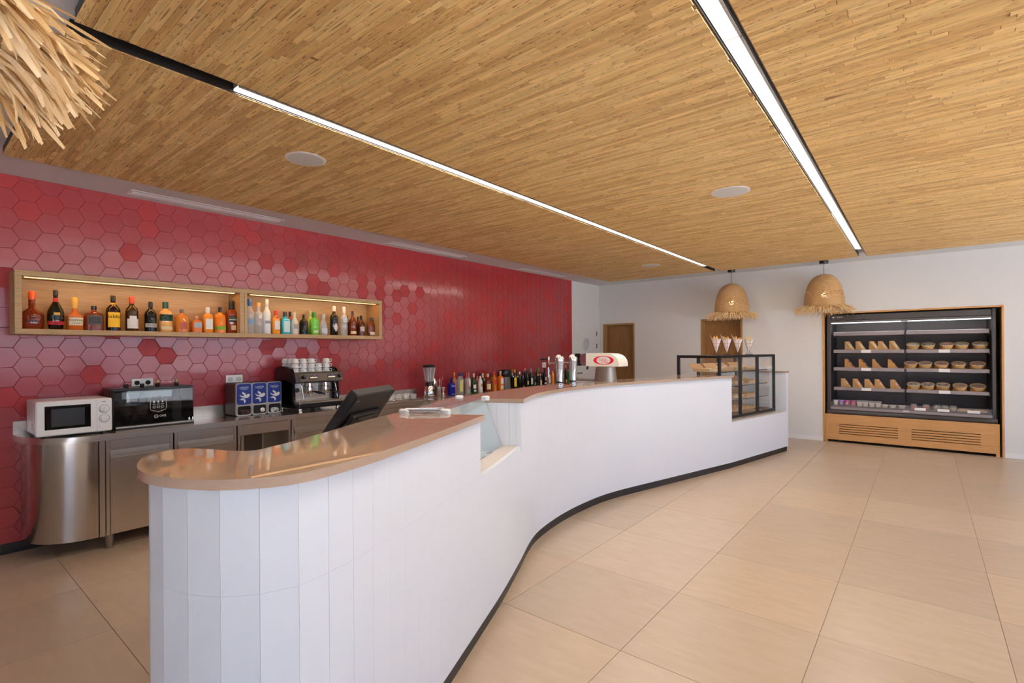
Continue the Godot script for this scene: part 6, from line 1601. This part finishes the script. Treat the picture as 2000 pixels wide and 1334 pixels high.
			st = S(); quad(st, Vector3(a.x, a.y, -0.012), Vector3(a.x, a.y, 0.010), Vector3(b.x, b.y, 0.010), Vector3(b.x, b.y, -0.012), Vector3(nn.x, nn.y, 0))
			part(s, "sticker", st, cm(c8(232, 216, 196), 0.6))
	# ---- bowls
	var brow := [[1, [1783.5, 1813.0, 1849.0, 1878.0, 1915.0]], [2, [1778.5, 1807.0, 1839.0, 1872.5, 1910.0]], [3, [1784.0, 1812.0, 1841.5, 1875.0, 1910.0]]]
	var fills := [[c8(226, 214, 190), c8(120, 150, 60), c8(216, 130, 110), c8(150, 160, 90), c8(206, 190, 160)], [c8(206, 140, 100), c8(190, 150, 120), c8(176, 110, 80), c8(206, 160, 90), c8(150, 70, 44)], [c8(214, 198, 190), c8(206, 186, 184), c8(196, 170, 150), c8(196, 140, 70), c8(140, 90, 50)]]
	var fname := [["a pale egg salad", "a green leaf salad", "a pink prawn salad", "an olive green salad", "a large mixed salad"], ["an orange rice salad", "a pasta salad", "a red bean salad", "a yellow pasta salad", "a dark red beetroot salad"], ["white rice pudding", "pale pink pudding", "beige pudding", "a golden noodle salad", "a brown lentil salad"]]
	for i in 3:
		var r: Array = brow[i]
		for k in 5:
			var P := on_z(r[1][k], 700, zs - 0.02)
			var y: float = tops[r[0]][0] - 0.0115
			var s := thing("salad_bowl", "kraft bowl of %s on the chiller's %s" % [fname[i][k], shelf_name[r[0]]], "salad bowl", Vector3(P.x, y, P.z - 0.07), 0.0, "salad bowls in the chiller")
			var R := 0.080 + 0.005 * (1 if k == 4 else 0)
			part(s, "stand", extrude(S(), [Vector2(-0.065, 0), Vector2(0.075, 0), Vector2(-0.062, 0.046)], -R * 0.95, R * 0.95, 0.001, Transform3D(Basis(Vector3.BACK, Vector3.UP, Vector3.RIGHT), Vector3(0, 0, 0))), cm(c8(206, 140, 56), 0.7))
			var xf := Transform3D(Basis(Vector3.RIGHT, 0.36), Vector3(0, 0.030, 0.012))
			part(s, "bowl", loft(S(), [[0.0, 0.060, 0.060, 2.0], [0.004, 0.063, 0.063, 2.0], [0.058, R, R, 2.0], [0.062, R + 0.003, R + 0.003, 2.0], [0.064, R, R, 2.0], [0.060, R - 0.004, R - 0.004, 2.0], [0.05, R - 0.006, R - 0.006, 2.0]], 26, xf), cm(c8(206, 166, 108), 0.7))
			part(s, "filling", loft(S(), [[0.046, R - 0.008, R - 0.008, 2.0], [0.054, R - 0.014, R - 0.014, 2.0], [0.059, 0.03, 0.03, 2.0]], 22, xf), cm(fills[i][k], 0.6))
			st = S()
			var rr := RandomNumberGenerator.new(); rr.seed = 100 + i * 7 + k
			for q in 14:
				var a := rr.randf() * TAU; var d := sqrt(rr.randf()) * (R - 0.03)
				box(st, Vector3(-0.010, -0.004, -0.007), Vector3(0.010, 0.004, 0.007), 0.002, xf * Transform3D(Basis(Vector3.UP, rr.randf() * 6), Vector3(cos(a) * d, 0.058, sin(a) * d)))
			part(s, "pieces", st, cm([c8(238, 232, 220), c8(150, 80, 50), c8(120, 80, 50)][i], 0.5)).set_meta("kind", "stuff")
			part(s, "lid", loft(S(), [[0.064, R + 0.001, R + 0.001, 2.0], [0.070, R - 0.004, R - 0.004, 2.0], [0.071, 0.002, 0.002, 2.0]], 26, xf), pane(Color(0.95, 0.95, 0.95), 0.12))
	# ---- pots on the bottom deck
	var zy := zf - 0.075
	var yp := [[1632.5, c8(224, 220, 226), "white yoghurt pot"], [1643.5, c8(150, 110, 200), "violet and yellow yoghurt pot"], [1655.0, c8(206, 70, 140), "magenta yoghurt pot"], [1667.0, c8(196, 90, 130), "pink yoghurt pot with an orange print"]]
	for p in yp:
		var P := on_z(p[0], 787, zy)
		var s := thing("yoghurt_pot", "%s on the chiller's bottom deck" % p[2], "yoghurt", Vector3(P.x, 0.5855, P.z), 0, "yoghurt pots on the bottom deck")
		part(s, "pot", lathe([[0.028, 0], [0.030, 0.002], [0.036, 0.075], [0.039, 0.077], [0.039, 0.080]], 18), cm(p[1], 0.4))
		part(s, "lid", lathe([[0.039, 0.080], [0.0395, 0.0815], [0.001, 0.082]], 18), cm(c8(206, 200, 214), 0.3))
		part(s, "print", bx(Vector3(-0.014, 0.022, 0.030), Vector3(0.014, 0.05, 0.036), 0.002), cm([c8(240, 238, 240), c8(226, 190, 60), c8(240, 200, 220), c8(236, 130, 60)][yp.find(p)], 0.5))
	for px in [1679.5, 1690.5, 1703.0, 1715.5]:
		var P := on_z(px, 787, zy)
		var s := thing("dessert_tub", "square clear tub of pale dessert with a flip lid on the bottom deck", "dessert", Vector3(P.x, 0.5855, P.z), 0, "clear dessert tubs")
		part(s, "tub", loft(S(), [[0.0, 0.030, 0.030, 5.0], [0.062, 0.038, 0.038, 5.0]], 20), cm(c8(222, 212, 200), 0.25))
		part(s, "lid", bx(Vector3(-0.04, 0.0, -0.04), Vector3(0.04, 0.003, 0.044), 0.001, Transform3D(Basis(Vector3.RIGHT, 0.25), Vector3(0.0, 0.076, 0))), pane(Color(0.95, 0.95, 0.95), 0.35))
	for px in [1728.0, 1743.5, 1761.5]:
		var P := on_z(px, 789, zy)
		var s := thing("foil_dish", "wide white tray dish with flared rim on the bottom deck", "dish", Vector3(P.x, 0.5855, P.z), 0, "white tray dishes")
		part(s, "dish", loft(S(), [[0.0, 0.030, 0.034, 4.0], [0.036, 0.043, 0.05, 4.0], [0.040, 0.046, 0.055, 4.0], [0.036, 0.040, 0.046, 4.0], [0.012, 0.030, 0.034, 4.0]], 22), cm(c8(232, 226, 214), 0.5))
		part(s, "cream", loft(S(), [[0.012, 0.030, 0.036, 4.0], [0.034, 0.039, 0.044, 4.0]], 20), cm(c8(222, 214, 196), 0.5))
	var fc := [[1784.5, c8(216, 96, 60), "orange fruit cup with a domed lid"], [1809.0, c8(212, 90, 58), "orange fruit cup beside the first price card"], [1830.0, c8(206, 186, 156), "beige nut cup with a domed lid"], [1846.0, c8(176, 160, 96), "olive nut cup with a domed lid"], [1862.0, c8(206, 190, 150), "pale nut cup with a domed lid"]]
	for p in fc:
		var P := on_z(p[0], 791, zy - 0.02)
		var s := thing("fruit_cup", "%s on the bottom deck" % p[2], "fruit cup", Vector3(P.x, 0.5855, P.z), 0, "domed cups on the bottom deck")
		part(s, "contents", lathe([[0.028, 0.002], [0.038, 0.040], [0.030, 0.048], [0.001, 0.050]], 18), cm(p[1], 0.5))
		part(s, "cup", lathe([[0.030, 0], [0.041, 0.046], [0.044, 0.048], [0.041, 0.062], [0.028, 0.078], [0.001, 0.080]], 20), pane(Color(0.95, 0.97, 1.0), 0.15))
	for px in [1884.0, 1913.0]:
		var P := on_z(px, 796, zy - 0.02)
		var s := thing("pastry_tray", "shallow tray of golden pastry at the chiller deck's end", "pastry", Vector3(P.x, 0.5855, P.z), 0, "pastry trays")
		part(s, "tray", loft(S(), [[0.0, 0.076, 0.06, 4.0], [0.014, 0.084, 0.068, 4.0]], 20), cm(c8(196, 190, 186), 0.3))
		part(s, "pastry", loft(S(), [[0.012, 0.076, 0.055, 3.0], [0.030, 0.068, 0.048, 3.0], [0.036, 0.04, 0.02, 2.0]], 20), cm(c8(206, 160, 104), 0.6))

# ================================================================ raffia pendant lamps
func raffia_lamp(at: Vector3, label: String, cord_top: float, fine: int, seed_: int) -> void:
	var t := thing("raffia_pendant_lamp", label, "pendant lamp", at, 0.0, "raffia pendant lamps")
	var rr := RandomNumberGenerator.new(); rr.seed = seed_
	var pr := [[0.0, 0.276], [0.06, 0.272], [0.14, 0.264], [0.22, 0.252], [0.30, 0.234], [0.36, 0.212], [0.42, 0.178], [0.46, 0.140], [0.49, 0.095], [0.506, 0.045], [0.510, 0.022]]
	var st := S()
	var rows := 84; var seg := 72
	var prev := []
	var holes := {}
	for k in 230: holes[Vector2i(rr.randi_range(18, 36), rr.randi_range(0, seg - 1))] = true
	for i in rows + 1:
		var f := float(i) / rows
		var y := 0.510 * (1.0 - pow(1.0 - f, 1.25))
		var r := 0.0
		for q in range(pr.size() - 1):
			if y >= pr[q][0] and y <= pr[q + 1][0] + 1e-6: r = lerpf(pr[q][1], pr[q + 1][1], (y - pr[q][0]) / (pr[q + 1][0] - pr[q][0]))
		var ring := []
		for k in seg:
			var a := TAU * k / seg
			var rad := r + (0.0018 if i % 2 == 0 else -0.0010) + rr.randf_range(-0.0016, 0.0016)
			ring.append(Vector3(cos(a) * rad, y + rr.randf_range(-0.001, 0.001), sin(a) * rad))
		if i > 0:
			for k in seg:
				if holes.has(Vector2i(i, k)): continue
				var j := (k + 1) % seg
				st.set_smooth_group(-1)
				quad(st, prev[k], prev[j], ring[j], ring[k], prev[k] * Vector3(1, 0, 1))
		prev = ring
	part(t, "shade", st, M.raffia)
	# raffia fringe: ribbons that leave the rim outwards and droop
	st = S()
	var tone := [c8(232, 200, 150), c8(222, 186, 132), c8(240, 214, 170), c8(206, 166, 110), c8(236, 206, 156)]
	for k in fine:
		var a := rr.randf() * TAU
		var L := rr.randf_range(0.10, 0.185) * (1.05 if fine > 800 else 1.0)
		var out := rr.randf_range(0.45, 1.0)
		var w := rr.randf_range(0.0022, 0.0058) * (1.35 if fine > 800 else 1.0)
		var col: Color = tone[rr.randi() % 5].srgb_to_linear()
		st.set_color(col)
		var p := Vector3(cos(a), 0, sin(a)) * 0.274 + Vector3(0, rr.randf_range(-0.012, 0.022), 0)
		var dir := Vector3(cos(a), rr.randf_range(-0.75, 0.1), sin(a)).normalized()
		dir = (dir + Vector3(-sin(a), 0, cos(a)) * rr.randfn(0, 0.25)).normalized()
		var side := dir.cross(Vector3.UP).normalized().rotated(dir, rr.randf_range(-1.2, 1.2)) * w
		var n := 5
		for i in n:
			var q := p + dir * (L / n)
			var s2 := side * (1.0 if i < n - 1 else 0.55)
			st.set_smooth_group(-1)
			quad(st, p - side, p + side, q + s2, q - s2, Vector3.UP)
			p = q
			side = s2.rotated(dir, rr.randf_range(-0.25, 0.25))
			dir = (dir + Vector3(0, -0.26 * (1.25 - out) - 0.05, 0) + Vector3(rr.randfn(0, 0.09), rr.randfn(0, 0.09), rr.randfn(0, 0.09))).normalized()
	part(t, "fringe", st, M.straw).set_meta("kind", "stuff")
	part(t, "rim_braid", tube(S(), ring_pts(0.2765, 0.004, 60), 0.008, 8, true), M.raffia)
	part(t, "socket", lathe([[0.022, 0.24], [0.024, 0.25], [0.024, 0.32], [0.012, 0.33], [0.012, 0.50]], 16), M.black)
	part(t, "bulb", lathe([[0.004, 0.150], [0.024, 0.158], [0.034, 0.178], [0.033, 0.200], [0.022, 0.228], [0.018, 0.241]], 20), glow(Color(1.0, 0.86, 0.62), 5.0))
	var l := OmniLight3D.new(); l.name = "bulb_light"; l.light_color = Color(1.0, 0.80, 0.55); l.light_energy = 0.05; l.omni_range = 12.0; l.omni_attenuation = 2.0; l.light_size = 0.03; l.shadow_enabled = true
	l.position = Vector3(0, 0.19, 0); t.add_child(l)
	part(t, "cord", tube(S(), [Vector3(0, 0.50, 0), Vector3(0, cord_top - at.y - 0.02, 0)], 0.0035, 6), M.black)
	part(t, "canopy", lathe([[0.058, -0.045], [0.060, -0.042], [0.060, 0.0]], 24, Transform3D(Basis(), Vector3(0, cord_top - at.y, 0))), M.black_metal)
func build_lamps() -> void:
	raffia_lamp(Vector3(-2.53, 2.095, -9.02), "raffia pendant lamp with a fringed brim above the cones of chips", HC, 520, 61)
	raffia_lamp(Vector3(-1.185, 2.125, -9.06), "raffia pendant lamp with a fringed brim beside the open chiller", HC, 520, 62)
	raffia_lamp(Vector3(-1.378, 2.105, 0.14), "raffia pendant lamp with a shaggy fringe hanging in front of the bar's round end", HC, 900, 63)

func _ready() -> void:
	rng.seed = 1234
	setup_view()
	make_materials()
	build_floor()
	build_walls()
	build_ceiling()
	build_bar()
	build_back_run()
	build_shelf()
	build_display_case()
	build_chiller()
	build_lamps()
	build_taps()
	build_soda()
	build_till()
	build_microwave()
	build_wine_dispenser()
	build_sachets()
	build_coffee_machine()
	build_glass_cups()
	build_counter_bottles()
